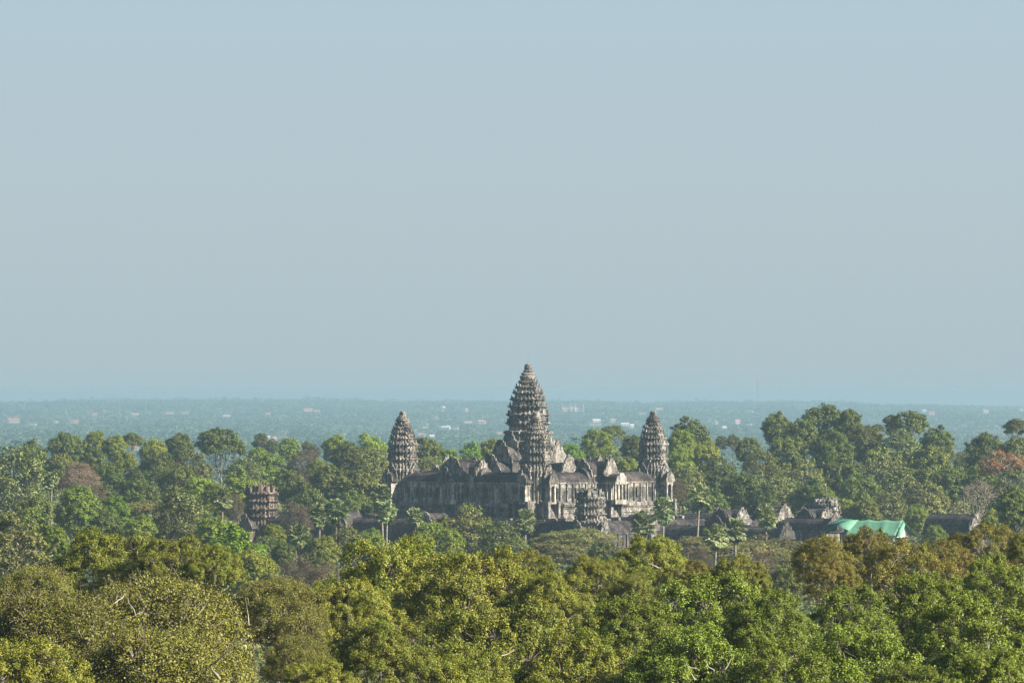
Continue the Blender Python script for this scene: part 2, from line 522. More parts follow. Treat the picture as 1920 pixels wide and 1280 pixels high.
# trees of the middle distance
mdk = dict(W=13, Hc=14.5, nb=42, rb=1.9, space=1.1, jit=0.36, nc=15, rc=0.8, nl=30, leaf=0.27, aspect=0.6, trunk_r=0.26, trunk_len=36, twig=0.035, low=-0.75, widest=0.48)
proto('dark_tree', (51, 52, 53, 54), 'dark', 'bark_mid', **mdk)
proto('bright_tree', (61, 62, 63), 'bright', 'bark_mid', **mdk)
proto('lime_tree', (71, 72), 'lime', 'bark_mid', **mdk)
proto('olive_tree', (81, 82, 83), 'olive', 'bark_mid', **{**mdk, 'nl': 15, 'twig': 0.05, 'forks': 3, 'trunk_r': 0.22})
proto('emergent_tree', (91, 92), 'dark', 'bark_pale', **{**mdk, 'W': 15, 'Hc': 14, 'low': -0.05, 'widest': 0.52, 'nb': 30, 'forks': 4, 'trunk_r': 0.2, 'flat': 0.6, 'twig': 0.06})
proto('dry_tree', (101, 102), 'dry', 'bark_mid', **{**mdk, 'nl': 12, 'leaf': 0.42, 'aspect': 0.12, 'rc': 1.1, 'twig': 0.07, 'twig_len': 1.3})
proto('pink_tree', (111,), 'pinkdry', 'bark_pale', **{**mdk, 'W': 15, 'Hc': 10, 'low': -0.3, 'nl': 14, 'leaf': 0.5, 'aspect': 0.10, 'rc': 1.2, 'twig': 0.09, 'twig_len': 1.3, 'widest': 0.35})
proto('red_tree', (121,), 'red', 'bark_pale', **{**mdk, 'W': 15, 'Hc': 9, 'nl': 7, 'leaf': 0.3, 'rc': 0.9, 'twig': 0.07, 'low': -0.1, 'flat': 0.5, 'nb': 30, 'rb': 1.6})
proto('twig_tree', (131,), 'dry', 'bark_pale', **{**mdk, 'nb': 30, 'nc': 8, 'nl': 3, 'leaf': 0.4, 'aspect': 0.12, 'twig': 0.06, 'twig_len': 1.6, 'forks': 4, 'trunk_r': 0.2, 'widest': 0.6, 'low': 0.0})
proto('flat_tree', (141, 142), 'flat', 'bark_pale', **{**mdk, 'W': 22, 'Hc': 6.5, 'nb': 60, 'rb': 2.4, 'low': 0.08, 'widest': 0.25, 'flat': 0.35, 'nc': 14, 'forks': 4, 'trunk_r': 0.25, 'nl': 22})
proto('bush_tree', (151, 152), 'bright', 'bark_mid', **{**mdk, 'W': 11, 'Hc': 7.5, 'nb': 26, 'trunk_len': 22})
proto('lime_bush', (161,), 'lime', 'bark_mid', **{**mdk, 'W': 11, 'Hc': 7.5, 'nb': 26, 'trunk_len': 22})

RND = random.Random(5)
COUNT = {}
def tree(kind, px, ytop, Y, wpx, label, group=None, name=None, cat='tree', zs=1.0, variant=None):
    k = COUNT.get(kind, 0); COUNT[kind] = k + 1
    cm, tm, W, top, low = PROTO[kind][k % len(PROTO[kind]) if variant is None else variant]
    p = P(px, ytop, Y)
    s = wpx * Y / F / W * 1.06
    if kind == 'flat_tree': s, zs = s * 1.25, 0.62
    g = ground_z(p.x, Y)
    root = empty(name or 'tree', (p.x, Y, g))
    tag(root, label, cat, group)
    rz = RND.uniform(0, 6.28)
    for nm, me in (('crown', cm), ('trunk', tm)):
        o = link_mesh(nm, me, root, (0, 0, p.z - top * s * zs - g), rz)
        o.scale = (s, s, s * zs)
    return root

# ------------------------------------------------------------------ ground and far forest
def ground():
    ys = np.concatenate([np.linspace(-300, 900, 61), np.linspace(950, 3000, 40), np.linspace(3200, 24600, 108)])
    xs = np.concatenate([np.linspace(-5000, -600, 20), np.linspace(-550, 550, 45), np.linspace(600, 5000, 20)])
    V = np.array([(x, y, ground_z(x, y)) for y in ys for x in xs])
    nx = len(xs)
    i = np.arange(len(ys) - 1)[:, None] * nx; j = np.arange(nx - 1)[None]
    Q = np.stack([i + j, i + j + 1, i + nx + j + 1, i + nx + j], -1).reshape(-1, 4)
    o = link_mesh('ground', np_mesh('ground', V, Q, M['soil'], True))
    tag(o, 'dry grassy plain under the trees', None, None, 'structure')
ground()

def vnoise(x, y, seed):
    rng = np.random.default_rng(seed)
    out = np.zeros_like(x)
    for k in range(6):
        a = rng.uniform(0, 2 * math.pi); f = rng.uniform(0.6, 1.9)
        out += np.sin((x * math.cos(a) + y * math.sin(a)) * f + rng.uniform(0, 6.28))
    return out / 6

def scatter_crowns(rng, x, y, z0, r, h, nl, leaf, flat=0.8, rough=0.35, up=0.25):
    """domes of leaves on the ground: crown radius r, total height h"""
    n = len(x)
    rr = np.repeat(r, nl)[:, None]; hh = np.repeat(h, nl)
    d = unit(rng.normal(size=(n * nl, 3)))
    d[:, 2] = np.where(d[:, 2] < -0.2, -d[:, 2], d[:, 2])
    c = np.stack([np.repeat(x, nl), np.repeat(y, nl), np.repeat(z0, nl) + hh - rr[:, 0] * flat], -1)
    pos = c + d * rr * rng.uniform(0.75, 1.05, (n * nl, 1)) * np.array([1, 1, flat])
    nrm = d + np.array([0, 0, up]) + rng.normal(size=pos.shape) * rough
    return leaf_arrays(rng, pos, nrm, leaf * rng.uniform(0.6, 1.3, len(pos)), 0.7)

def join(parts):
    V, Q, off = [], [], 0
    for v, q in parts:
        V.append(v); Q.append(q + off); off += len(v)
    return np.concatenate(V), np.concatenate(Q)

def far_dist(py, h=0.0):
    """distance at which ground (plus h metres) is seen on photo row py"""
    d = 2500.0
    while d < 21800.0 and CAMZ - (py - LEVEL) * d / F > drop(d) + h:
        d += 20.0
    return d

# px, row, width and height in px, label, wall, roof, flat roof
HOUSES = (
    (27, 788, 20, 7, 'wide house with pale red roof at the left edge of the plain'),
    (62, 795, 11, 4, 'low white shed right of the wide red-roofed house', 'white', 'grey_roof', True),
    (106, 790, 6, 4, 'tiny white cube house on the left plain', 'white', 'grey_roof', True),
    (141, 789, 11, 7, 'orange house with white side wing on the left plain', 'orange', 'orange', True),
    (178, 776, 10, 4, 'small red-roofed house above the orange one', 'pale_wall', 'red_roof'),
    (254, 776, 12, 3, 'pink roof sunk in trees above the feathery crown', 'pale_wall', 'pink_roof'),
    (318, 774, 14, 3, 'long red roof far out above the left forest', 'pale_wall', 'pink_roof'),
    (347, 773, 13, 4, 'long cream house far out above the pale-limbed tree', 'pale_wall', 'grey_roof', True),
    (253, 839, 12, 7, 'pinkish roof glimpsed through the sparse crown', 'pale_wall', 'pink_roof'),
    (425, 778, 14, 4, 'pair of white walls right of the long cream house', 'white', 'grey_roof', True),
    (503, 776, 9, 4, 'faint pink house in the hazy left middle of the plain', 'white', 'pink_roof'),
    (578, 768, 16, 5, 'long house with bright red roof near the skyline', 'pale_wall', 'red_roof'),
    (595, 771, 10, 4, 'small red-roofed house right of the long red roof', 'pale_wall', 'pink_roof'),
    (501, 819, 10, 4, 'white house with grey roof above the lone green dome tree', 'white', 'grey_roof'),
    (515, 822, 7, 5, 'narrow white house close by the lone green dome tree', 'white', 'pink_roof'),
    (532, 820, 9, 3, 'low white shed above the lone green dome tree', 'white', 'grey_roof', True),
    (875, 768, 6, 5, 'small pink house under the skyline left of the central tower', 'white', 'pink_roof'),
    (819, 783, 6, 4, 'tiny red roof above the left corner tower', 'pale_wall', 'red_roof'),
    (797, 800, 10, 4, 'low cream house right of the left corner tower tip', 'pale_wall', 'pink_roof', True),
    (836, 801, 16, 5, 'row of white houses midway between left and central tower', 'white', 'grey_roof'),
    (854, 802, 10, 4, 'low white house ending the row left of the central tower', 'white', 'grey_roof', True),
    (904, 790, 12, 6, 'house with broad pink roof left of the central tower', 'white', 'pink_roof'),
    (877, 790, 14, 4, 'long low reddish house left of the broad pink roof', 'pale_wall', 'pink_roof', True),
    (791, 815, 12, 5, 'pink-roofed house right beside the left corner tower', 'pale_wall', 'pink_roof'),
    (810, 817, 8, 4, 'tiny cream house low beside the left corner tower', 'pale_wall', 'grey_roof'),
    (937, 812, 7, 4, 'small red roof touching the central tower edge', 'pale_wall', 'red_roof'),
    (1118, 788, 15, 5, 'white building with curved-looking bright roof right of the spires', 'white', 'white'),
    (1116, 794, 22, 5, 'long red-roofed hall in front of the bright white roof', 'pale_wall', 'pink_roof', True),
    (1150, 788, 9, 6, 'faint pink house right of the bright white roof', 'white', 'pink_roof'),
    (1172, 795, 14, 5, 'white house left of the right corner tower', 'white', 'grey_roof'),
    (1185, 798, 7, 6, 'narrow white gabled house left of the right corner tower', 'white', 'white'),
    (1205, 774, 12, 4, 'pair of white walls above the right corner tower', 'white', 'grey_roof', True),
    (1236, 766, 14, 3, 'long pink roof just under the skyline right of the spires', 'white', 'pink_roof'),
    (1343, 791, 7, 6, 'small white house between right corner tower and mast', 'white', 'grey_roof'),
    (1383, 790, 9, 7, 'brightest white house left of the mast', 'white', 'pink_roof'),
    (1405, 795, 10, 3, 'low white shed below the mast', 'white', 'grey_roof', True),
    (1358, 801, 8, 4, 'cream house low above the small dark domes', 'pale_wall', 'grey_roof'),
    (1408, 771, 9, 3, 'tiny red roof beside the mast foot', 'pale_wall', 'red_roof'),
    (1733, 770, 7, 4, 'white house beyond the forest hill', 'white', 'grey_roof'),
    (1747, 774, 11, 5, 'red-roofed house right of a white one beyond the forest hill', 'pale_wall', 'red_roof'),
    (1848, 770, 9, 4, 'small pink roof on the far right plain', 'pale_wall', 'pink_roof'),
    (1915, 766, 7, 4, 'white house at the right edge of the plain', 'white', 'grey_roof', True),
)

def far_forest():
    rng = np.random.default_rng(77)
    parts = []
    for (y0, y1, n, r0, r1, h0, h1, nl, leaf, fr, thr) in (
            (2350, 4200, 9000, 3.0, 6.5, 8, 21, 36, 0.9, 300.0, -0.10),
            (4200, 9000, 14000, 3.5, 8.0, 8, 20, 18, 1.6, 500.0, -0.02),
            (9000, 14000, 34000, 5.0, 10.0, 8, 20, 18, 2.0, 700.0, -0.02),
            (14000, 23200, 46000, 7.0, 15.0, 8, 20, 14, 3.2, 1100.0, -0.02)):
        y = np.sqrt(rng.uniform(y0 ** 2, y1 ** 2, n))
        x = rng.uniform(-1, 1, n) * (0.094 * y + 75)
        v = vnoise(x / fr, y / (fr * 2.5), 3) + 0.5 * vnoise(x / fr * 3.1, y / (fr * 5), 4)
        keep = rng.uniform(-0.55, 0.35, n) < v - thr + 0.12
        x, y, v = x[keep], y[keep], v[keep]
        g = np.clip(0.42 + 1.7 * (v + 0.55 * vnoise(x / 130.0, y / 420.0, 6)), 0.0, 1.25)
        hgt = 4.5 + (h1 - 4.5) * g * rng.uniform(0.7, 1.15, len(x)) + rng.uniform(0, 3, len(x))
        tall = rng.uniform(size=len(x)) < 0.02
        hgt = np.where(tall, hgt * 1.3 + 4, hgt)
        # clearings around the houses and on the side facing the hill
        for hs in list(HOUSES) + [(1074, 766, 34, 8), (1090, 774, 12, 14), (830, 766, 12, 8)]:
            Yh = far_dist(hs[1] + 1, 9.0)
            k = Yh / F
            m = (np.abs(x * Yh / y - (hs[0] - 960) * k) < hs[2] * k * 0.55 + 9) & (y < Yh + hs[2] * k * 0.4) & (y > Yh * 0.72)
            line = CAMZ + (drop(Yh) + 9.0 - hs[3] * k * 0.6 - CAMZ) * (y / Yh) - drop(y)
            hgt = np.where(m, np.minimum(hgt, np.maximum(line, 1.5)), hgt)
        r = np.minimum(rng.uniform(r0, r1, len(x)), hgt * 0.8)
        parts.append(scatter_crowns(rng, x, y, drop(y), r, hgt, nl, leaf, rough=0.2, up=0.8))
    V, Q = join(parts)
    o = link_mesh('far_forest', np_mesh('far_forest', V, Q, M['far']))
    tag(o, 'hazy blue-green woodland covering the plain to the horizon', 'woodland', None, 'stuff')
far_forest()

def undergrowth():
    rng = np.random.default_rng(78)
    n = 17000
    y = np.sqrt(rng.uniform(640 ** 2, 2450 ** 2, n))
    x = rng.uniform(-1, 1, n) * (0.094 * y + 75)
    cx, cy = x - 20, y - 1720
    keep = ~((np.abs(cx * 0.75 - cy * 0.66) < 95) & (np.abs(cx * 0.66 + cy * 0.75) < 70))
    x, y = x[keep], y[keep]
    v = vnoise(x / 60, y / 110, 9)
    h = np.clip(7 + 5 * v + rng.uniform(-3, 4, len(x)), 2, 16) + np.clip((y - 1780) / 40, 0, 9)
    r = np.minimum(rng.uniform(2.5, 5.5, len(x)), h * 0.8)
    z = np.array([ground_z(a, b) for a, b in zip(x, y)])
    A = scatter_crowns(rng, x, y, z, r, h, 40, 0.55)
    # the near slope of the hill
    n = 5000
    y = np.sqrt(rng.uniform(130 ** 2, 640 ** 2, n)); x = rng.uniform(-1, 1, n) * (0.094 * y + 45)
    z = np.array([ground_z(a, b) for a, b in zip(x, y)])
    h = rng.uniform(2, 6.5, n)
    B = scatter_crowns(rng, x, y, z, np.minimum(rng.uniform(1.5, 3, n), h * .8), h, 40, 0.3)
    V, Q = join([A, B])
    o = link_mesh('undergrowth', np_mesh('undergrowth', V, Q, M['scrub']))
    tag(o, 'low mixed scrub filling the ground between the trees', 'undergrowth', None, 'stuff')
undergrowth()

# ------------------------------------------------------------------ temple
TC = Vector((4.7, 1740.0, 0.0))
TROT = math.radians(-45 + 3.57)
TZ = drop(1740)

PLAN = []
for q in range(4):
    a = q * math.pi / 2
    for x, y in ((1, -.36), (1, .36), (.87, .36), (.87, .58), (.73, .58), (.73, .73), (.58, .73), (.58, .87), (.36, .87)):
        PLAN.append((x * math.cos(a) - y * math.sin(a), x * math.sin(a) + y * math.cos(a)))
ROUND = [(math.cos(i * math.pi / 12), math.sin(i * math.pi / 12)) for i in range(24)]

def flame(w, h, n=7):
    """outline of a flame-shaped gable, half width w, height h"""
    L = [(-w, 0), (-w * 1.12, .10 * h), (-w * 1.02, .22 * h), (-w * .86, .34 * h), (-w * .80, .46 * h), (-w * .60, .58 * h), (-w * .52, .70 * h), (-w * .30, .80 * h), (-w * .2, .90 * h), (0, h)]
    return L + [(-x, z) for x, z in reversed(L[:-1])]

def vault_prof(w, z0, h, over=0.35):
    L = [(w + over, z0), (w + over, z0 + .18), (w * .96, z0 + .34 * h), (w * .80, z0 + .62 * h), (w * .52, z0 + .85 * h), (w * .16, z0 + h)]
    return L + [(-x, z) for x, z in reversed(L)]

def crest(mb, y0, y1, z, xf=None, rng=None, gap=0.25):
    """broken row of ridge finials"""
    y = y0
    rng = rng or random.Random(int(abs(y0 * 7 + y1 * 13 + z)))
    mb.box(-.16, .16, y0, y1, z - .05, z + .18, xf)
    while y < y1 - .4:
        if rng.random() > gap:
            mb.box(-.1, .1, y + .05, y + .40, z + .18, z + .18 + rng.uniform(.25, .5), xf, top=0.45)
        y += .55

def wear(mb, rng, amt):
    mb.v = [(x * (1 + rng.uniform(-amt, amt)), y * (1 + rng.uniform(-amt, amt)), z + rng.uniform(-1, 1) * amt * 2) for x, y, z in mb.v]

def tower_mesh(tiers, rng, antefix=0.5, ruin=0.0, niches=True):
    """tiers: list of (z0, z1, radius)"""
    mb = MB()
    lv = []
    for (z0, z1, r) in tiers:
        h = z1 - z0
        lv += [(z0, .93 * r), (z0 + .06 * h, .93 * r), (z0 + .08 * h, .86 * r), (z0 + .50 * h, .86 * r), (z0 + .54 * h, .92 * r), (z0 + .62 * h, .93 * r),
               (z0 + .66 * h, 1.0 * r), (z0 + .74 * h, 1.01 * r), (z0 + .77 * h, 1.07 * r), (z0 + .90 * h, 1.08 * r), (z0 + .94 * h, .99 * r), (z1 - .01, .95 * r)]
    mb.loft(PLAN, lv)
    wear(mb, rng, 0.022)
    for i, (z0, z1, r) in enumerate(tiers):
        h = z1 - z0
        # antefixes on the cornice, one at each outer corner of the plan
        for q in range(4):
            a = q * math.pi / 2
            for (x, y, s) in ((1.0, -.33, 1), (1.0, .33, 1), (1.0, 0, 1.5), (.87, .52, 1), (.73, .68, 1.1), (.58, .82, 1), (.87, -.52, .9)):
                if rng.random() < 0.2 + ruin: continue
                w = antefix * s * (0.5 + 0.09 * r) * 0.62
                hh = h * rng.uniform(.22, .66) * (1 + .25 * (s - 1))
                k = 1.0 * r
                mb.box(-.16 - .03 * r, .16, -w / 2, w / 2, 0, hh, (math.cos(a) * x * k - math.sin(a) * y * k, math.sin(a) * x * k + math.cos(a) * y * k, z0 + .9 * h, a + math.atan2(y, x)), top=0.35)
            for _ in range(3):       # fallen-out or shifted blocks
                y = rng.uniform(-.55, .55) * r; q = rng.uniform(.15, .4)
                mb.box(-.3, rng.uniform(.05, .25), y - q, y + q, 0, rng.uniform(.3, .7), (math.cos(a) * .93 * r, math.sin(a) * .93 * r, z0 + rng.uniform(.1, .8) * h, a + rng.uniform(-.1, .1)))
            # niche gable in the middle of the side, two thin pilasters at the wall
            if r > 2.6 and niches:
                gw, gh = r * .25, min(h * .80, 2.1)
                p = flame(gw, gh)
                mb.extrude([(x, z) for x, z in p], -.35, 0.12, (math.cos(a) * .92 * r, math.sin(a) * .92 * r, z0 + .10 * h, a + math.pi / 2))
                for y in (-.30, .30, -.49, .49):
                    x = 1.0 if abs(y) < .36 else .87
                    mb.box(-.12, .14, -.16, .16, z0 + .06 * h, z0 + .60 * h, (math.cos(a) * x * .87 * r - math.sin(a) * y * .87 * r, math.sin(a) * x * .87 * r + math.cos(a) * y * .87 * r, 0, a))
    return mb

def finial_mesh(z0, hw, h, rounded=True):
    mb = MB()
    mb.loft(ROUND, [(z0, hw * 2.0), (z0 + .08 * h, hw * 2.2), (z0 + .14 * h, hw * 2.2), (z0 + .20 * h, hw * 1.55), (z0 + .30 * h, hw * 1.9), (z0 + .36 * h, hw * 1.75),
                    (z0 + .40 * h, hw * 1.15), (z0 + .50 * h, hw * 1.4), (z0 + .54 * h, hw * 1.05), (z0 + .60 * h, hw * .95), (z0 + .72 * h, hw * 1.02),
                    (z0 + .88 * h, hw * .88), (z0 + .97 * h, hw * (.55 if rounded else .75)), (z0 + h, hw * .25)])
    return mb

def doorway_mesh(w, h, d, z0=0.0, roof=True):
    """porch looking along +x: two pillars, lintel, dark inner door, threshold"""
    mb = MB()
    for s in (-1, 1):
        mb.box(d - .5, d, s * w / 2 - .26, s * w / 2 + .26, z0, z0 + h)
        mb.box(d - .62, d + .1, s * w / 2 - .36, s * w / 2 + .36, z0 + h - .45, z0 + h)
        mb.box(d - .62, d + .1, s * w / 2 - .36, s * w / 2 + .36, z0, z0 + .35)
        mb.box(0, d - .5, s * w / 2 - .12, s * w / 2 + .22, z0, z0 + h)
    mb.box(0, d + .15, -w / 2 - .45, w / 2 + .45, z0 + h, z0 + h + .75)
    mb.box(0, d + .25, -w / 2 - .3, w / 2 + .3, z0 - .5, z0)
    return mb

def windowed_wall(L, z0, z1, n, wz0, wz1, ww, th=.5):
    """wall along x from -L/2 to L/2, outer face at y = -th; n square windows left open"""
    mb = MB()
    mb.box(-L / 2, L / 2, -th, 0, z0, wz0)
    mb.box(-L / 2, L / 2, -th, 0, wz1, z1)
    xs = [-L / 2 + (i + .5) * L / n for i in range(n)]
    e = [-L / 2]
    for x in xs: e += [x - ww / 2, x + ww / 2]
    e.append(L / 2)
    for i in range(0, len(e), 2):
        mb.box(e[i], e[i + 1], -th, 0, wz0, wz1)
    for i in range(n + 1):
        x = -L / 2 + i * L / n
        mb.box(x - .22, x + .22, -th - .42, -th + .002, z0 + .3, z1 - .4)
    mb.box(-L / 2, L / 2, -th - .25, -th + .002, z0, z0 + .3)
    mb.box(-L / 2, L / 2, -th - .3, -th + .002, z1 - .4, z1 - .02)
    return mb, xs

def window_mesh(w, z0, z1, th=.5, nb=5, rng=None):
    mb = MB()
    f = .14
    mb.box(-w / 2 - f, w / 2 + f, -th - .08, -th - .002, z1, z1 + f)
    mb.box(-w / 2 - f, w / 2 + f, -th - .08, -th - .002, z0 - f, z0)
    mb.box(-w / 2 - f, -w / 2, -th - .08, -th - .002, z0, z1)
    mb.box(w / 2, w / 2 + f, -th - .08, -th - .002, z0, z1)
    for i in range(nb):
        if rng and rng.random() < .35: continue
        x = -w / 2 + (i + .5) * w / nb
        mb.box(x - .085, x + .085, -.38, -.22, z0, z1)
    return mb

def gallery_part(parent, name, L, z0, z1, zr, hw, loc, rz, n, wz, ww, wall_mat, roof_mat, seed=0, ends=True, crest_gap=.5, label=None, back=True):
    """one covered gallery along local x, its outer face towards -y"""
    rng = random.Random(seed)
    g, xs = windowed_wall(L, z0, z1, n, wz[0], wz[1], ww)
    for i, v in enumerate(g.v): g.v[i] = (v[0], v[1] - hw, v[2])
    if back:
        g.box(-L / 2, L / 2, hw - .4, hw, z0, z1)
    if ends:
        g.box(-L / 2, -L / 2 + .4, -hw, hw - .4, z0, z1); g.box(L / 2 - .4, L / 2, -hw, hw - .4, z0, z1)
    o = g.build(name, M[wall_mat], parent, loc, rz)
    if label: o['label'] = label
    r = MB()
    xf = (0, 0, 0, -math.pi / 2)
    r.extrude(vault_prof(hw + .5, z1, zr - z1), -L / 2, L / 2, xf)
    crest(r, -L / 2, L / 2, zr, xf, rng, crest_gap)
    k = max(2, int(L / 4))
    for i in range(k + 1):     # rib courses of the stone tiles
        y = -L / 2 + L * i / k
        r.extrude([(x * 1.012, z + (z - z1) * .012) for x, z in vault_prof(hw + .5, z1, zr - z1)], y - .06, y + .06, xf)
    r.build('roof', M[roof_mat], o)
    for x in xs:
        w = window_mesh(ww, wz[0], wz[1], rng=rng)
        w.build('window', M[wall_mat], o, (x, -hw, 0))
    return o

def pediment(parent, w, h, t, loc, rz, mat='stone', inner=True):
    """flame-shaped gable standing across the local x direction, facing +x"""
    mb = MB()
    rg = random.Random(int(w * 100 + h * 37 + loc[0] * 11 + loc[1] * 5 + rz * 3))
    out = [(x + rg.uniform(-.05, .05) * w, z + rg.uniform(-.03, .03) * h) if 0 < i < 18 else (x, z) for i, (x, z) in enumerate(flame(w, h))]
    mb.extrude(out, -t, 0, (0, 0, 0, math.pi / 2))
    for i in range(int(w * h * 1.3)):      # worn relief carving on the face, loose blocks on the edge
        z = h * rg.uniform(.06, .85); y = w * (1 - z / h) * rg.uniform(-.8, .8); q = rg.uniform(.12, .3)
        mb.box(t - .02, t + rg.uniform(.08, .3), y - q, y + q, z - q, z + q * rg.uniform(.6, 1.5), None, rg.uniform(.6, .95))
    if inner:
        mb.extrude([(x * .70, z * .72 + .08 * h) for x, z in flame(w, h)], -t - .16, -t + .003, (0, 0, 0, math.pi / 2))
    # comb of leaf points along the gable edge
    P_ = out
    for (x0, z0), (x1, z1) in zip(P_, P_[1:]):
        xm, zm = (x0 + x1) / 2, (z0 + z1) / 2
        if rg.random() < .8: mb.box(0, t, -.2, .2, 0, rg.uniform(.3, .9), (0, xm * 1.02, zm - .15, 0), top=rg.uniform(.3, .7))
    return mb.build('pediment', M[mat], parent, loc, rz)

def stair_mesh(w, z0, z1, run, n=22):
    """stair climbing towards -x, foot at x = run"""
    mb = MB()
    for i in range(n):
        x0 = run * (1 - (i + 1) / n) ; x1 = run * (1 - i / n)
        mb.box(-.5, x1, -w / 2, w / 2, z0 + (z1 - z0) * i / n - (0 if i == 0 else .002), z0 + (z1 - z0) * (i + 1) / n - .004)
    for s in (-1, 1):
        for k in range(3):
            zz0, zz1 = z0 + (z1 - z0) * k / 3, z0 + (z1 - z0) * (k + 1) / 3
            mb.box(-.5, run * (1 - k / 3) + .5, s * (w / 2 + .55) - .5, s * (w / 2 + .55) + .5, zz0 + .003 * k, zz1 + .25)
    return mb

def build_temple():
    root = empty('temple', (TC.x, TC.y, TZ), TROT)
    tag(root, 'grey stone temple with three pointed lotus towers on a steep stepped base', 'temple')
    rng = random.Random(3)
    # stepped base: three redented terraces
    b = MB()
    SQ = []
    for q in range(4):
        a = q * math.pi / 2
        for x, y in ((.93, -.86), (.93, -.62), (.965, -.62), (.965, -.14), (1.0, -.14), (1.0, .14), (.965, .14), (.965, .62), (.93, .62), (.93, .86), (.86, .86)):
            SQ.append((x * math.cos(a) - y * math.sin(a), x * math.sin(a) + y * math.cos(a)))
    lv = []
    for (z0, z1, r) in ((9.5, 14.2, 36.2), (14.2, 19.0, 34.2), (19.0, 23.6, 32.4)):
        h = z1 - z0
        lv += [(z0, r + .6), (z0 + .08 * h, r + .6), (z0 + .10 * h, r + .2), (z0 + .20 * h, r + .2), (z0 + .22 * h, r - .25), (z0 + .36 * h, r - .25), (z0 + .38 * h, r + .1),
               (z0 + .46 * h, r + .1), (z0 + .48 * h, r - .35), (z0 + .66 * h, r - .35), (z0 + .68 * h, r), (z0 + .76 * h, r), (z0 + .78 * h, r + .45), (z0 + .92 * h, r + .5), (z1 - .02, r + .1)]
    lv.append((23.6, 31.0))
    b.loft(SQ, lv, cap_bottom=True)
    b.box(-21.5, 21.5, -21.5, 21.5, 23.5, 23.62)
    b.build('base_terrace', M['stone'], root)
    # stairs
    st = stair_mesh(3.4, 9.6, 24.0, 8.5)
    me = None
    for q in range(4):
        for off in (-26.0, 0.0, 26.0):
            a = q * math.pi / 2
            r = 29.5 if off else 31.0
            x, y = r * math.cos(a) - off * math.sin(a), r * math.sin(a) + off * math.cos(a)
            if me is None:
                o = st.build('stairway', M['stone'], root, (x, y, 0), a); me = o.data
            else:
                link_mesh('stairway', me, root, (x, y, 0), a)
    # corner towers
    tiers = [(34.0, 36.4, 4.4), (36.4, 38.6, 4.4), (38.6, 40.6, 4.2), (40.6, 42.4, 3.85), (42.4, 44.0, 3.4), (44.0, 45.3, 2.8), (45.3, 46.3, 2.2), (46.3, 47.0, 1.8)]
    fm = finial_mesh(47.0, 1.0, 3.0)
    body = MB()
    body.loft(PLAN, [(23.6, 4.9), (24.0, 4.9), (24.1, 4.5), (24.5, 4.4), (24.6, 4.0), (31.2, 4.0), (31.4, 4.3), (32.0, 4.45), (32.3, 4.75), (33.0, 4.8), (33.2, 4.3), (34.02, 4.25)])
    for q in range(4):
        a = q * math.pi / 2
        for (x, y) in ((.87, .50), (.87, -.50), (.73, .66), (.73, -.66)):
            body.box(-.2, .16, -.22, .22, 24.6, 31.2, (4.0 * (x * math.cos(a) - y * math.sin(a)), 4.0 * (x * math.sin(a) + y * math.cos(a)), 0, a))
    dm = doorway_mesh(2.0, 4.6, 2.4, 24.0)
    vm = MB()
    vm.extrude(vault_prof(1.9, 29.35, 2.9), -2.3, 0, (0, 0, 0, math.pi / 2))
    meshes = {}
    for (cx, cy) in ((26, -26), (26, 26), (-26, -26), (-26, 26)):
        t = link_mesh('corner_tower', meshes['b'], root, (cx, cy, 0)) if 'b' in meshes else body.build('corner_tower', M['stone'], root, (cx, cy, 0))
        meshes['b'] = t.data
        tower_mesh([(a0, a1, r * rng.uniform(.91, .99)) for a0, a1, r in tiers], rng).build('tiered_spire', M['stone'], t)
        wear(fm, rng, .03)
        fm.build('finial', M['stone'], t)
        for q in range(4):
            a = q * math.pi / 2
            ux, uy = math.cos(a), math.sin(a)
            if (ux * cx + uy * cy) < 0: continue          # the two inner sides join the galleries
            for nm, mb, mt in (('doorway', dm, 'stone_light'), ('porch_roof', vm, 'roof')):
                if nm in meshes: link_mesh(nm, meshes[nm], t, (ux * 3.9, uy * 3.9, 0), a)
                else: meshes[nm] = mb.build(nm, M[mt], t, (ux * 3.9, uy * 3.9, 0), a).data
        for q in range(4):
            a = q * math.pi / 2
            ux, uy = math.cos(a), math.sin(a)
            for (r, w, h, z) in ((6.25, 1.7, 3.4, 29.4), (4.6, 1.85, 4.2, 30.6)):
                key = ('p', r)
                if key in meshes: link_mesh('pediment', meshes[key], t, (ux * r, uy * r, z), a)
                else: meshes[key] = pediment(t, w, h, .45, (ux * r, uy * r, z), a).data
    # galleries between the towers and the entrance pavilions
    for q in range(4):
        a = q * math.pi / 2
        for s in (-1, 1):
            off = s * 13.6
            x, y = 26 * math.cos(a) - off * math.sin(a), 26 * math.sin(a) + off * math.cos(a)
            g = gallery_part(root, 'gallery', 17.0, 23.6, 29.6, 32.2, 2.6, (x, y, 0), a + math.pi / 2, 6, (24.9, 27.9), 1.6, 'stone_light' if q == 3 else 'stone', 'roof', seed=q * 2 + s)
            # lean-to half vault on the court side
            h = MB(); h.box(-8.4, 8.4, 2.6, 4.6, 23.6, 26.8); h.add([(-8.4, 2.6, 28.6), (8.4, 2.6, 28.6), (8.4, 5.0, 26.8), (-8.4, 5.0, 26.8), (-8.4, 2.6, 26.8), (8.4, 2.6, 26.8)], [(0, 3, 2, 1), (3, 4, 5, 2), (0, 4, 3), (1, 2, 5)])
            h.build('side_aisle', M['stone_dark'], g)
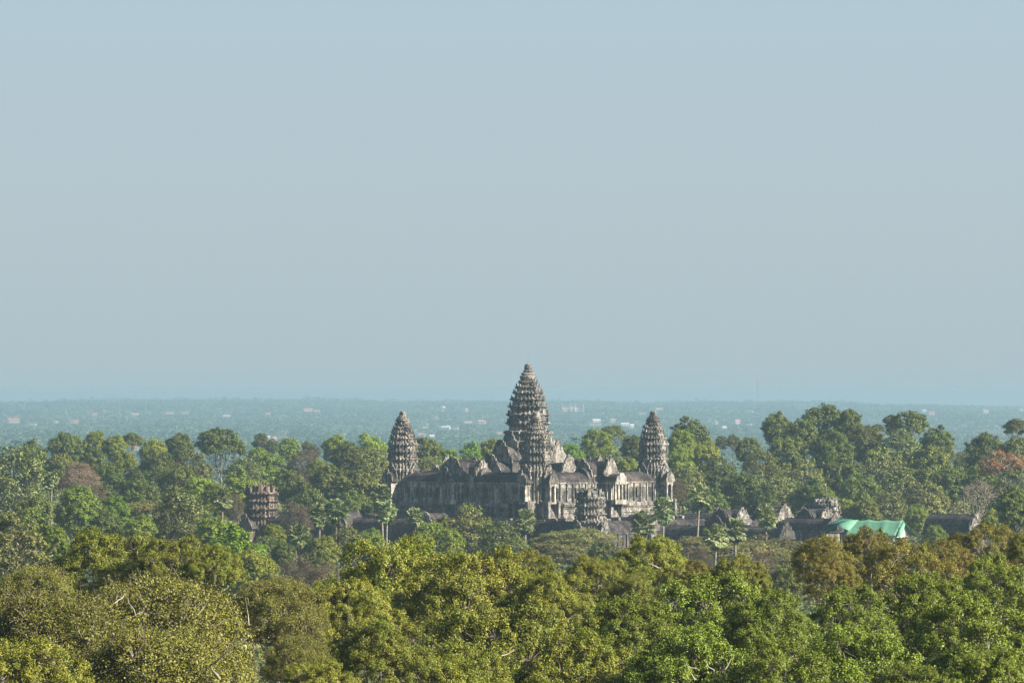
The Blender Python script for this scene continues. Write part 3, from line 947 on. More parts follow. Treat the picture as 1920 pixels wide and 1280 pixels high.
    # entrance pavilions at the middle of the four sides
    for q in range(4):
        a = q * math.pi / 2
        gp = MB()
        gp.box(-3.4, 3.4, -4.6, 4.6, 23.6, 31.4)
        gp.box(-3.7, 3.7, -4.9, 4.9, 31.1, 31.6)
        for y in (-4.0, -2.2, 2.2, 4.0):
            gp.box(3.4, 3.6, y - .25, y + .25, 24.2, 31.0)
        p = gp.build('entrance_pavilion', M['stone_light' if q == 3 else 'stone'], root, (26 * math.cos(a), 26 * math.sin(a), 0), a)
        r = MB()
        r.extrude(vault_prof(3.4, 31.6, 3.6), -5.0, 5.0)
        crest(r, -5.0, 5.0, 35.2, None, rng, .4)
        r.extrude(vault_prof(3.0, 31.6, 3.9), -5.6, 4.6, (0, 0, 0, math.pi / 2))
        r.build('roof', M['roof'], p)
        # stepped wings
        for s in (-1, 1):
            wg = MB()
            wg.box(-2.9, 2.9, s * 4.6 - .01, s * 4.6 + s * 2.2, 23.6, 30.4) if s > 0 else wg.box(-2.9, 2.9, s * 6.8, s * 4.6 + .01, 23.6, 30.4)
            wg.extrude(vault_prof(2.9, 30.4, 3.2), min(s * 4.6, s * 6.9), max(s * 4.6, s * 6.9))
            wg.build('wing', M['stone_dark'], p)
            pediment(p, 3.1, 5.2, .5, (0, s * 5.1, 31.0), s * math.pi / 2)
        pediment(p, 3.0, 5.6, .5, (5.7, 0, 31.2), 0)
        # projecting porch with pillars
        po = MB()
        po.box(3.3, 9.8, -2.6, 2.6, 23.2, 24.4)
        po.box(3.3, 9.9, -2.7, 2.7, 28.9, 29.6)
        for x in (4.6, 6.2, 7.8, 9.4):
            for y in (-2.2, 2.2):
                po.box(x - .27, x + .27, y - .27, y + .27, 24.4, 28.9)
        po.box(9.13, 9.67, -1.0, -.5, 24.4, 28.9); po.box(9.13, 9.67, .5, 1.0, 24.4, 28.9)
        po.build('porch', M['stone_light'], p)
        pr = MB(); pr.extrude(vault_prof(2.4, 29.6, 2.3), -9.9, -3.2, (0, 0, 0, math.pi / 2))
        pr.build('porch_roof', M['roof'], p)
        if q != 0: pediment(p, 2.6, 4.3, .45, (9.9, 0, 29.4), 0)
        else:
            bl = MB(); bl.box(9.6, 10.0, -2.3, 2.3, 29.6, 31.4, None, .9); bl.box(9.6, 10.0, -.9, 1.4, 31.3, 32.1, None, .7)
            bl.build('broken_gable', M['stone_light'], p)
    # central tower
    ct = [(44.2, 46.9, 6.1), (46.9, 49.4, 5.9), (49.4, 51.7, 5.45), (51.7, 53.8, 4.9), (53.8, 55.7, 4.25), (55.7, 57.3, 3.5), (57.3, 58.6, 2.7), (58.6, 59.7, 2.15)]
    cb = MB()
    cb.loft(PLAN, [(23.6, 9.0), (30, 9.0), (30.2, 8.3), (35, 8.2), (35.3, 8.6), (36.2, 8.8), (36.4, 7.6), (40.0, 7.5), (40.3, 7.9), (41.2, 8.1), (41.4, 6.6), (43.2, 6.5), (43.4, 6.9), (44.0, 7.0), (44.25, 6.3)])
    for q in range(4):
        a = q * math.pi / 2
        for z0, z1, r in ((30.2, 35, 8.2), (36.4, 40, 7.5)):
            for (x, y) in ((.87, .50), (.87, -.50), (.73, .66), (.73, -.66), (.58, .8), (.58, -.8)):
                cb.box(-.25, .25, -.3, .3, z0, z1, (r * (x * math.cos(a) - y * math.sin(a)), r * (x * math.sin(a) + y * math.cos(a)), 0, a))
    c = cb.build('central_tower', M['stone'], root)
    tower_mesh(ct, rng, antefix=.75).build('tiered_spire', M['stone'], c)
    finial_mesh(59.6, 1.12, 4.2, False).build('finial', M['stone'], c)
    ro = MB(); ro.box(-.025, .025, -.025, .025, 63.7, 66.6)
    ro.build('lightning_rod', M['metal'], c)
    for q in range(4):
        a = q * math.pi / 2
        ux, uy = math.cos(a), math.sin(a)
        v = MB()
        v.box(6.0, 11.0, -3.6, 3.6, 23.6, 35.5); v.extrude(vault_prof(3.6, 35.5, 4.0), -11.0, -5.5, (0, 0, 0, math.pi / 2))
        v.box(10.9, 15.5, -3.0, 3.0, 23.6, 31.6); v.extrude(vault_prof(3.0, 31.6, 3.4), -15.5, -10.5, (0, 0, 0, math.pi / 2))
        v.box(15.4, 23.0, -2.4, 2.4, 23.6, 28.9); v.extrude(vault_prof(2.4, 28.9, 2.9), -23.0, -15.0, (0, 0, 0, math.pi / 2))
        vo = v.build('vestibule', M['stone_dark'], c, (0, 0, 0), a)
        pediment(vo, 3.0, 6.4, .55, (7.6, 0, 38.0), 0, 'stone')
        pediment(vo, 3.6, 6.6, .55, (11.1, 0, 34.8), 0, 'stone')
        pediment(vo, 3.3, 6.6, .5, (15.6, 0, 31.0), 0, 'stone')
    return root

M['metal'] = plain_mat('dull_metal', (0.12, 0.12, 0.13), (0.2, 0.2, 0.21), 2.0, 0.5)
build_temple()

def local(w, s, z=0.0):
    c, n = math.cos(TROT), math.sin(TROT)
    return Vector((TC.x + c * w - n * s, TC.y + n * w + c * s, z + TZ))

def ruined_tower(parent, loc, z0, top, r, mat, seed, label, tilt=0.0):
    rng = random.Random(seed)
    hs = (top - z0)
    t1 = [(z0 + (.36 + .125 * i) * hs, z0 + (.36 + .125 * (i + 1)) * hs, r * (1.0, 1.0, .98, .95)[i]) for i in range(4)]
    mb = tower_mesh(t1, rng, antefix=.7, ruin=.2, niches=False)
    mb.loft(PLAN, [(z0, r * .9), (z0 + .30 * hs, r * .88), (z0 + .32 * hs, r * .98), (z0 + .36 * hs, r * .98)])
    # broken crown of loose courses
    for i in range(46):
        a = rng.uniform(0, 6.28); k = r * rng.uniform(.35, .85)
        w = rng.uniform(.4, .9)
        mb.box(-w, w, -w * .7, w * .7, 0, rng.uniform(.10, .17) * hs, (math.cos(a) * k, math.sin(a) * k, z0 + .82 * hs, a + rng.uniform(-.2, .2)), top=rng.uniform(.75, 1))
    o = mb.build('ruined_tower', M[mat], parent, loc)
    o['label'] = label
    for q in range(4):
        a = q * math.pi / 2
        pediment(o, r * .50, hs * .27, .5, (math.cos(a) * r * 1.28, math.sin(a) * r * 1.28, z0 + .22 * hs), a, 'stone' if mat != 'stone_red' else 'stone_red')
        pd = doorway_mesh(r * .55, hs * .22, r * .5, z0)
        pd.build('doorway', M[mat], o, (math.cos(a) * r * .8, math.sin(a) * r * .8, 0), a)
        pv = MB(); pv.extrude(vault_prof(r * .5, z0 + hs * .26, hs * .16), -r * 1.3, -r * .7, (0, 0, 0, math.pi / 2)); pv.build('porch_roof', M['roof'], o, (0, 0, 0), a)
    return o

def second_enclosure():
    root = empty('gallery_enclosure', (TC.x, TC.y, TZ), TROT)
    tag(root, 'low stone gallery ring with ruined stub towers around the temple base', 'gallery')
    W0, W1, S0, S1 = -59, 67, -50, 56
    b = MB()
    for k, (e, z0, z1) in enumerate(((9, -.5, 4.0), (7, 3.9, 7.6), (5, 7.5, 11.0))):
        b.box(W0 - e, W1 + e, S0 - e, S1 + e, z0, z1)
        b.box(W0 - e - .3, W1 + e + .3, S0 - e - .3, S1 + e + .3, z1 - .5, z1 - .004)
    b.build('plinth', M['stone_dark'], root)
    def run(w0, s0, w1, s1, n, seed):
        L = math.hypot(w1 - w0, s1 - s0)
        a = math.atan2(s1 - s0, w1 - w0)
        m = ((w0 + w1) / 2, (s0 + s1) / 2, 0)
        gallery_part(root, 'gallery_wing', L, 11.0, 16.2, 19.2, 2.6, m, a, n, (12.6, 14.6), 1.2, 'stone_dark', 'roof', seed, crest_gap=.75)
    run(W0 + 4.5, S0, -24, S0, 8, 1); run(-24, S0, 10, S0, 9, 2); run(10, S0, W1 - 4.5, S0, 10, 3)
    run(W1, S0 + 4.5, W1, -12, 9, 4); run(W1, -12, W1, 14, 7, 5); run(W1, 14, W1, S1 - 4.5, 9, 6)
    run(W1 - 4.5, S1, W0 + 4.5, S1, 20, 7); run(W0, S1 - 4.5, W0, S0 + 4.5, 20, 8)
    ruined_tower(root, (W0 - .8, S0 - .6, 0), 11.0, 28.7, 4.95, 'stone_red', 31, 'reddish ruined tower with broken flat top')
    ruined_tower(root, (W1, S0, 0), 11.0, 28.8, 4.1, 'stone', 32, 'ruined stub tower with steep gabled porch')
    t = ruined_tower(root, (W1, S1, 0), 11.0, 24.8, 4.0, 'stone', 33, 'low broken tower carrying a thin rod')
    r = MB(); r.box(-.06, .06, -.06, .06, 24, 27.8); r.build('rod', M['metal'], t)
    ruined_tower(root, (W0, S1, 0), 11.0, 26.0, 4.3, 'stone', 34, 'ruined stub tower behind the temple')
    # gabled gate pavilions on the two near sides
    for (w, s, a) in ((W1, -30, 0), (W1, 2, 0), (-24, S0, -math.pi / 2), (10, S0, -math.pi / 2)):
        g = MB()
        g.box(-2.2, 5.4, -2.6, 2.6, 10.9, 17.4)
        o = g.build('gate_pavilion', M['stone_dark'], root, (w, s, 0), a)
        v = MB(); v.extrude(vault_prof(2.6, 17.4, 3.6), -5.4, 2.2, (0, 0, 0, math.pi / 2)); v.build('roof', M['roof'], o)
        pediment(o, 3.0, 5.0, .5, (5.5, 0, 16.6), 0, 'stone')
        d = doorway_mesh(1.8, 3.6, .9, 11.2); d.build('doorway', M['stone'], o, (5.4, 0, 0), 0)
second_enclosure()

def cross_cloister():
    root = empty('cloister', tuple(local(90, 0)), TROT)
    tag(root, 'dark stone halls with gabled porches behind the row of palms', 'stone halls')
    b = MB()
    b.box(-18, 30, -26, 26, -.5, 9.5); b.box(-17, 29, -25, 25, 9.4, 10.6)
    b.build('plinth', M['stone_dark'], root)
    def hall(x0, y0, x1, y1, zw, zr, hw, ends, seed, mat='stone'):
        L = math.hypot(x1 - x0, y1 - y0); a = math.atan2(y1 - y0, x1 - x0)
        o = gallery_part(root, 'hall', L, 10.6, zw, zr, hw, ((x0 + x1) / 2, (y0 + y1) / 2, 0), a, max(3, int(L / 3.2)), (12.4, 14.4), 1.2, mat, 'roof', seed, crest_gap=.7)
        for s in ends:
            pediment(o, hw + .9, (zr - zw) + 2.2, .55, (s * (L / 2 + .1), 0, zw - .6), 0 if s > 0 else math.pi, 'stone_dark')
        return o
    hall(-20, 0, 24, 0, 16.8, 19.9, 2.6, (1,), 1)
    hall(-20, -19, 22, -19, 15.2, 17.8, 2.4, (1,), 2)
    hall(-20, 19, 22, 19, 15.2, 17.8, 2.4, (1,), 3)
    hall(2, -24, 2, 24, 16.2, 19.2, 2.6, (-1, 1), 4)
    # tall porch fronts rising from the crossings
    for (x, y, zt, mat) in ((2, -19, 23.4, 'stone'), (2, 0, 24.2, 'stone_light'), (2, 19, 23.0, 'stone')):
        p = MB(); p.box(-3.4, 3.4, -3.4, 3.4, 10.7, zt - 4.4)
        o = p.build('porch', M[mat], root, (x, y, 0))
        v = MB()
        v.extrude(vault_prof(3.2, zt - 4.4, 3.6), -4.2, 4.2)
        v.extrude(vault_prof(3.2, zt - 4.4, 3.5), -4.2, 4.2, (0, 0, 0, math.pi / 2))
        v.build('roof', M['roof'], o)
        for q in range(4):
            a = q * math.pi / 2
            pediment(o, 3.3, 4.8, .5, (math.cos(a) * 4.2, math.sin(a) * 4.2, zt - 5.0), a, 'stone_dark' if q != 0 else 'stone')
cross_cloister()

def west_hall():
    p = P(1788, 965, 1700)
    g = ground_z(p.x, 1700)
    root = empty('stone_hall', (p.x, 1700, g), TROT)
    tag(root, 'long dark stone hall with flat ridge right of the green tarpaulin', 'hall')
    zt = p.z - g
    b = MB(); b.box(-13, 14, -5.5, 5.5, -.5, zt - 9.2); b.build('plinth', M['stone_dark'], root)
    o = gallery_part(root, 'hall_wall', 16.0, zt - 9.2, zt - 2.9, zt, 2.6, (0, 0, 0), 0, 4, (zt - 7.6, zt - 4.6), 1.5, 'stone_dark', 'roof', 5, crest_gap=.3)
    e = MB(); e.box(7.9, 11.6, -2.6, 2.6, zt - 9.2, zt - 4.6); e.extrude(vault_prof(2.6, zt - 4.6, 2.0), 7.9, 11.6, (0, 0, 0, -math.pi / 2))
    e.build('end_porch', M['stone_dark'], root)
    pediment(o, 3.3, 5.0, .5, (8.1, 0, zt - 4.2), 0)
west_hall()


# ------------------------------------------------------------------ tarpaulin shelter
def cloth_mat(name, c1, c2):
    m, nt, out = new_mat(name)
    tc = nt.nodes.new('ShaderNodeTexCoord')
    nz = noise(nt, tc.outputs['Object'], 0.5, 4.0)
    r = ramp(nt, [(0.35, c1), (0.65, c2)])
    nt.links.new(nz.outputs[0], r.inputs[0])
    b = nt.nodes.new('ShaderNodeBsdfPrincipled'); b.inputs['Roughness'].default_value = 0.6
    nt.links.new(r.outputs[0], b.inputs['Base Color'])
    t = nt.nodes.new('ShaderNodeBsdfTranslucent'); nt.links.new(r.outputs[0], t.inputs['Color'])
    mx = nt.nodes.new('ShaderNodeMixShader'); mx.inputs[0].default_value = 0.2
    nt.links.new(b.outputs[0], mx.inputs[1]); nt.links.new(t.outputs[0], mx.inputs[2])
    nt.links.new(mx.outputs[0], out.inputs['Surface'])
    return m
M['tarp'] = cloth_mat('green_tarpaulin', (0.11, 0.30, 0.19), (0.17, 0.38, 0.26))
M['tarp_teal'] = cloth_mat('teal_tarpaulin', (0.025, 0.19, 0.15), (0.05, 0.25, 0.20))
M['white'] = plain_mat('white_paint', (0.48, 0.47, 0.45), (0.58, 0.57, 0.55), 0.4)
M['pale_wall'] = plain_mat('cream_plaster', (0.42, 0.37, 0.3), (0.52, 0.47, 0.4), 0.4)
M['red_roof'] = plain_mat('red_tiles', (0.34, 0.1, 0.055), (0.44, 0.15, 0.08), 0.5)
M['pink_roof'] = plain_mat('faded_pink_tiles', (0.42, 0.2, 0.155), (0.5, 0.28, 0.22), 0.5)
M['orange'] = plain_mat('orange_plaster', (0.62, 0.25, 0.08), (0.72, 0.34, 0.14), 0.5)
M['grey_roof'] = plain_mat('grey_sheet_roof', (0.45, 0.45, 0.46), (0.6, 0.6, 0.6), 0.5)

def sheet(name, rows, mat, parent, th=0.06, sag=0.0, seed=0):
    """grid of corner points -> thick cloth with small folds"""
    rng = random.Random(seed)
    nr, nc = len(rows), len(rows[0])
    V, Fc = [], []
    for dz in (0, -th):
        for r in rows:
            for (x, y, z) in r:
                V.append((x, y, z + dz))
    k = nr * nc
    for i in range(nr - 1):
        for j in range(nc - 1):
            a = i * nc + j
            Fc.append((a, a + 1, a + nc + 1, a + nc))
            Fc.append((k + a, k + a + nc, k + a + nc + 1, k + a + 1))
    edge = [(i, i + 1) for i in range(nc - 1)] + [((nr - 1) * nc + i + 1, (nr - 1) * nc + i) for i in range(nc - 1)]
    edge += [((i + 1) * nc, i * nc) for i in range(nr - 1)] + [(i * nc + nc - 1, (i + 1) * nc + nc - 1) for i in range(nr - 1)]
    for a, b in edge:
        Fc.append((a, a + k, b + k, b))
    mb = MB(); mb.add(V, Fc)
    o = mb.build(name, M[mat], parent)
    o.data.polygons.foreach_set('use_smooth', [True] * len(o.data.polygons))
    return o

def slope(x0, x1, y0, z0, y1, z1, n, m, rng, f=0.09):
    rows = []
    for i in range(m + 1):
        t = i / m
        row = []
        for j in range(n + 1):
            u = j / n
            row.append((x0 + (x1 - x0) * u, y0 + (y1 - y0) * t, z0 + (z1 - z0) * t - 0.22 * math.sin(u * math.pi * 3) ** 2 - 0.25 * math.sin(t * math.pi) * (1 if j % 3 else .3) + rng.uniform(-f, f) * math.sin(t * math.pi)))
        rows.append(row)
    return rows

def tarp_shelter():
    Y = 1648.0
    p = P(1628, 1003, Y)
    g = ground_z(p.x, Y)
    root = empty('tarpaulin_shelter', (p.x, Y, g), math.radians(-28))
    tag(root, 'green tarpaulin tent roof on poles over the temple repairs', 'shelter')
    rng = random.Random(8)
    e = p.z - g + .2
    r = e + 4.1
    sheet('roof_sheet', slope(-5.0, 10.6, 0, r, -5.2, e, 18, 8, rng), 'tarp', root)
    sheet('back_sheet', slope(-5.0, 10.6, 0, r, 5.2, e, 18, 8, rng), 'tarp', root)
    # lower left bay: its own ridge, turned towards the front
    sheet('bay_sheet', [[(-12.0, -5.4, e + .2), (-10.4, -5.6, e + 2.6), (-7.6, -5.7, e + 3.2)], [(-11.2, -3, e + 1.6), (-9.4, -2.6, e + 3.6), (-6.4, -2.4, e + 3.9)], [(-9.2, 0, e + 3.2), (-8.2, 0.2, e + 4.3), (-5.0, 0.3, r + .05)]], 'tarp_teal', root)
    sheet('bay_cover', [[(-7.6, -5.7, e + 3.2), (-5.4, -5.5, e + 1.9), (-3.4, -5.3, e + 1.2)], [(-6.4, -2.4, e + 3.9), (-5.0, -2.6, e + 3.3), (-3.2, -2.8, e + 2.55)], [(-5.0, 0.3, r + .05), (-4.2, .1, r - .1), (-3.0, 0, r + .03)]], 'tarp', root)
    sheet('side_flap', [[(-13.6, -5.6, e - .9), (-12.0, -5.4, e + .2)], [(-12.0, -2.5, e), (-11.2, -3.0, e + 1.6)], [(-9.6, 0, e + 1.2), (-9.2, 0, e + 3.2)]], 'tarp', root)
    # white gable end with a green fly in front
    gb = MB(); gb.extrude([(-4.2, e - .6), (4.2, e - .6), (3.6, e + 1.1), (0, e + 3.4), (-3.6, e + 1.1)], 10.3, 10.4, (0, 0, 0, -math.pi / 2))
    gb.build('gable_sheet', M['white'], root)
    sheet('gable_fly', [[(10.6, -5.2, e), (10.6, 0, r)], [(12.2, -5.0, e - .7), (11.4, -.4, r - 1.2)]], 'tarp', root)
    sheet('back_fly', [[(10.6, 5.2, e), (10.6, 0, r + .01)], [(13.0, 5.4, e - .9), (11.4, .4, r - 1.2)]], 'tarp', root)
    fm = MB()
    fm.box(-5.0, 9.0, -.05, .05, r - .25, r - .13)
    for x in (-10.5, -5.0, 0.0, 4.5, 9.0):
        for y in (-5.0, 5.0):
            fm.box(x - .06, x + .06, y - .06, y + .06, 0, e - .1)
    for x in (-5.0, 0.0, 4.5, 9.0):
        fm.box(x - .06, x + .06, -.06, .06, 0, r - .15)
    fm.build('pole_frame', M['metal'], root)
    st = MB(); st.add([(-10.2, -5.9, e - 1.0), (-9.9, -5.9, e - 1.0), (-8.6, -5.8, e + .9), (-8.9, -5.8, e + .9), (-10.2, -5.7, e - 1.0), (-9.9, -5.7, e - 1.0), (-8.6, -5.6, e + .9), (-8.9, -5.6, e + .9)],
           [(0, 1, 2, 3), (7, 6, 5, 4), (0, 4, 5, 1), (1, 5, 6, 2), (2, 6, 7, 3), (3, 7, 4, 0)])
    st.build('awning_strut', M['white'], root)
    wl = MB(); wl.box(-9.5, 8.5, -4.6, 4.6, -.5, e - 3.0); wl.build('stone_footing', M['stone_dark'], root)
tarp_shelter()

# ------------------------------------------------------------------ palms
def palm_meshes(seed, H=1.0):
    rng = np.random.default_rng(seed)
    V, Q, T, off, toff = [], [], [], 0, 0
    skirtV, skirtQ, so = [], [], 0
    R = 1.25
    wood = []
    def frond(base, d, length, fan, droop):
        nonlocal off
        tip = base + d * length
        wood.append([(base, .05), (base + d * length * .5 + np.array([0, 0, .03]), .035), (tip, .03)])
        up = np.array([0, 0, 1.0])
        side = unit(np.cross(d, up)); nrm = np.cross(side, d)
        roll = rng.uniform(-.7, .7)
        s2 = side * math.cos(roll) + nrm * math.sin(roll); n2 = np.cross(s2, d)
        K = 17
        for k in range(K):
            a = (k / (K - 1) - .5) * math.radians(250)
            dr = d * math.cos(a) + s2 * math.sin(a)
            L = fan * (0.72 + 0.28 * math.cos(a)) * rng.uniform(.88, 1.08)
            w = fan * .10
            pd = unit(-d * math.sin(a) + s2 * math.cos(a))
            m = tip + dr * L * .55 + n2 * .10 * L
            e = tip + dr * L + np.array([0, 0, -droop * L * abs(math.sin(a)) * .5 - .05 * L])
            f = n2 * (.05 if k % 2 else -.05)
            V.append(np.array([tip, m - pd * w + f, e, m + pd * w - f])); Q.append(np.arange(4) + off); off += 4
    for i in range(84):
        el = math.asin(rng.uniform(-.88, 1.0)); az = rng.uniform(0, 2 * math.pi)
        d = np.array([math.cos(el) * math.cos(az), math.cos(el) * math.sin(az), math.sin(el)])
        b = np.array([0, 0, -.1]) + d * np.array([.25, .25, .5])
        frond(b, d, rng.uniform(0.7, 1.5), rng.uniform(0.72, 0.95), .25)
    crown = (np.concatenate(V), np.array(Q))
    V, Q, off = [], [], 0
    for i in range(7):
        el = math.radians(rng.uniform(-82, -60)); az = rng.uniform(0, 2 * math.pi)
        d = np.array([math.cos(el) * math.cos(az), math.cos(el) * math.sin(az), math.sin(el)])
        frond(np.array([0, 0, -.3]) + d * .2, d, rng.uniform(.9, 1.5), rng.uniform(.6, .8), .5)
    skirt = (np.concatenate(V), np.array(Q))
    cw = tubes(wood, 4)
    crown = join([crown, cw])
    tr = [bend(rng, (0, 0, -30), (0, 0, -12), .30, .24, 6, .006, 0) + bend(rng, (0, 0, -12), (0, 0, .2), .24, .19, 6, .012, 0)[1:]]
    return (np_mesh('palm_crown', *crown, M['palm']), np_mesh('palm_skirt', *skirt, M['palm_dead']), np_mesh('palm_trunk', *tubes(tr, 7), M['bark_palm'], True))
PALMS = [palm_meshes(s) for s in (201, 202, 203)]
def palm(px, py, Y, wpx, label, tilt=0.0):
    k = COUNT.get('palm', 0); COUNT['palm'] = k + 1
    cm, sm, tm = PALMS[k % 3]
    p = P(px, py, Y)
    g = ground_z(p.x, Y)
    s = wpx * Y / F / 3.8 * RND.uniform(.92, 1.08)
    tilt = tilt or RND.uniform(-.05, .05)
    root = empty('palm_tree', (p.x - tilt * 12, Y, g))
    tag(root, label, 'palm', 'sugar palms in front of the temple')
    rz = RND.uniform(0, 6.28)
    link_mesh('crown', cm, root, (tilt * 12, 0, p.z - g), rz).scale = (s, s, s)
    link_mesh('dead_fronds', sm, root, (tilt * 12, 0, p.z - g), rz).scale = (s, s, s)
    o = link_mesh('trunk', tm, root, (tilt * 12, 0, p.z - g), 0)
    o.scale = (s * .9, s * .9, 1.0)
    o.rotation_euler = (0, math.atan(tilt * .45), 0)
for a in (
    (97, 902, 1500, 30, 'slim sugar palm with long bare trunk before the pinkish leafless tree'),
    (417, 934, 1480, 34, 'dark sugar palm with straight bare trunk beside the reddish ruined tower'),
    (562, 1006, 1330, 46, 'low shaggy sugar palm with yellow hanging fronds among dark shrubs'),
    (600, 966, 1520, 38, 'smaller palm of the touching pair right of the reddish ruined tower'),
    (630, 958, 1510, 46, 'fuller round palm of the touching pair right of the reddish ruined tower'),
    (716, 929, 1560, 38, 'tall palm below the left corner tower, its crown above another palm crown'),
    (726, 962, 1540, 40, 'thick palm with twin pale trunk below the left corner tower'),
    (778, 968, 1500, 36, 'short palm half sunk in bright trees before the left gallery'),
    (985, 977, 1545, 40, 'single sugar palm standing under the middle of the temple base'),
    (884, 955, 1560, 22, 'small palm top poking out of the trees before the dark gallery wall'),
    (1205, 980, 1540, 42, 'squat palm just left of the taller palm below the right corner tower'),
    (1244, 957, 1530, 42, 'tall dense palm with bare trunk below the right corner tower'),
):
    palm(*a)
palm(1313, 928, 1560, 40, 'tall palm with a leaning pale trunk against the dark forest', .17)
palm(1342, 1004, 1270, 42, 'left and lower palm of the close pair rising out of brown scrub')
palm(1379, 994, 1280, 42, 'right palm of the close pair rising out of brown scrub')
palm(1436, 966, 1500, 44, 'broad palm hiding the dark doorway of the stone halls')

# ------------------------------------------------------------------ houses far out on the plain
def house(px, py, wpx, hpx, label, wall='pale_wall', roof='red_roof', flat=False):
    Y = far_dist(py + 1, 9.0)
    k = Y / F
    w, h = wpx * k, hpx * k
    x = (px - 960) * k
    z0 = CAMZ - (py - LEVEL) * k - h * .5
    g = ground_z(x, Y)
    root = empty('house', (x, Y, g), math.radians(RND.uniform(-12, 12)))
    tag(root, label, 'house', 'houses among the trees of the far plain')
    b = MB()
    d = min(w, 18) * .6
    ze = z0 - g + h * .48
    b.box(-w / 2, w / 2, -d / 2, d / 2, -.5, ze)
    b.build('wall', M[wall], root)
    r = MB()
    if flat:
        r.box(-w / 2 - .5, w / 2 + .5, -d / 2 - .5, d / 2 + .5, ze - .01, ze + h * .25)
    else:
        r.extrude([(-d / 2 - .9, ze - .02), (d / 2 + .9, ze - .02), (0, ze + h * .62)], -w / 2 - .6, w / 2 + .6, (0, 0, 0, -math.pi / 2))
    r.build('roof', M[roof], root)
    wd = MB()
    for i in range(max(2, int(w / 5))):
        xx = -w / 2 + (i + .5) * w / max(2, int(w / 5))
        wd.box(xx - .7, xx + .7, -d / 2 - .08, -d / 2 + .02, max(.8, ze - 4.2), max(2.2, ze - 1.6))
    wd.build('window', M['metal'], root)
for a in HOUSES:
    house(*a)

def pagoda():
    Y = far_dist(768, 9.0)
    k = Y / F
    x = (1074 - 960) * k
    g = ground_z(x, Y)
    root = empty('monastery', (x, Y, g))
    tag(root, 'white monastery with four thin spires on the far plain', 'monastery')
    z = lambda py: CAMZ - (py - LEVEL) * k - g
    X = lambda px: (px - 1074) * k
    b = MB(); b.box(X(1056), X(1084), -6, 6, -.5, z(767)); b.build('wall', M['pale_wall'], root)
    r = MB(); r.extrude([(-8, z(767) - .05), (8, z(767) - .05), (0, z(763.5))], X(1055.5), X(1084.5), (0, 0, 0, -math.pi / 2)); r.build('roof', M['pink_roof'], root)
    for px, yt, yb in ((1055, 754, 771), (1070.5, 754.5, 767), (1078, 754.5, 766), (1093.5, 754, 768)):
        s = MB()
        h0, h1 = z(yb), z(yt); h = h1 - h0; q = 1.9 * k / 2
        s.loft(ROUND, [(-.5, q * 1.25), (h0 + .1 * h, q * 1.25), (h0 + .12 * h, q), (h0 + .45 * h, q * .9), (h0 + .5 * h, q * .55), (h0 + .8 * h, q * .3), (h1, q * .1)])
        s.build('spire', M['white'], root, (X(px), -8, 0))
    root2 = empty('stairway', (X(1089) + x, Y * .97, ground_z(x, Y * .97)))
    tag(root2, 'stepped white tower stair right below the monastery spires', 'stair')
    k2 = .97 * Y / F
    s = MB()
    g2 = ground_z(x, Y * .97)
    for i in range(6):
        xx = (-3.4 + i * 1.25) * k2
        zt = CAMZ - (779 - i * 2.7 - LEVEL) * k2 - g2
        s.box(xx - .95 * k2, xx + .95 * k2, -4 + i * .02, 4 - i * .02, max(-.5, zt - 7 * k2) if i else -.5, zt)
    s.box(3.0 * k2, 4.6 * k2, -3, 3, -.5, CAMZ - (764 - LEVEL) * k2 - g2, None, .5)
    s.build('flight', M['white'], root2)
pagoda()

def mast():
    Y = 20500.0
    k = Y / F
    x = (1420 - 960) * k
    g = ground_z(x, Y)
    root = empty('radio_mast', (x, Y, g))
    tag(root, 'thin lattice radio mast rising above the skyline', 'mast')
    H = CAMZ - (708 - LEVEL) * k - g
    m1, m2 = MB(), MB()
    for i in range(18):
        z0, z1 = H * i / 18, H * (i + 1) / 18
        w0, w1 = 2.6 - 1.4 * i / 18, 2.4 - 1.0 * (i + 1) / 18
        b = m1 if i % 2 else m2
        for sx, sy in ((-1, -1), (1, -1), (1, 1), (-1, 1)):
            b.box(sx * w1 - .55, sx * w1 + .55, sy * w1 - .55, sy * w1 + .55, z0 + .002, z1)
            nx, ny = -sy, sx
            b.add([(sx * w0, sy * w0, z0), (sx * w0, sy * w0, z0 + .4), (nx * w1, ny * w1, z1), (nx * w1, ny * w1, z1 - .4)], [(0, 1, 2, 3)])
        b.box(-w1 - .1, w1 + .1, -w1 - .1, w1 + .1, z1 - .25, z1 - .01)
    M['mast_red'] = plain_mat('red_steel', (0.28, 0.10, 0.08), (0.36, 0.14, 0.1), 1.0, .5)
    M['mast_grey'] = plain_mat('grey_steel', (0.25, 0.25, 0.26), (0.34, 0.34, 0.34), 1.0, .5)
    m2.build('red_section', M['mast_red'], root); m1.build('grey_section', M['mast_grey'], root)
    dsh = MB(); dsh.box(.6, 1.6, -1.4, -.6, H * .62, H * .66); dsh.box(-1.7, -.6, -1.4, -.6, H * .40, H * .44); dsh.build('antenna', M['white'], root)
mast()

def water_tower():
    Y = far_dist(769, 8.0)
    k = Y / F
    x = (830 - 960) * k
    g = ground_z(x, Y)
    root = empty('water_tower', (x, Y, g))
    tag(root, 'white water tower with wide tank on a thin stem left of the central tower', 'water tower')
    z = lambda py: CAMZ - (py - LEVEL) * k - g
    t = MB(); t.loft(ROUND, [(z(765.5), 1.5 * k), (z(764.8), 4.6 * k), (z(761.6), 4.8 * k), (z(760.8), 3.0 * k)], cap_bottom=True); t.build('tank', M['white'], root)
    s = MB(); s.loft(ROUND, [(-.5, 1.3 * k), (z(765.4), 1.0 * k)]); s.build('stem', M['white'], root)
water_tower()


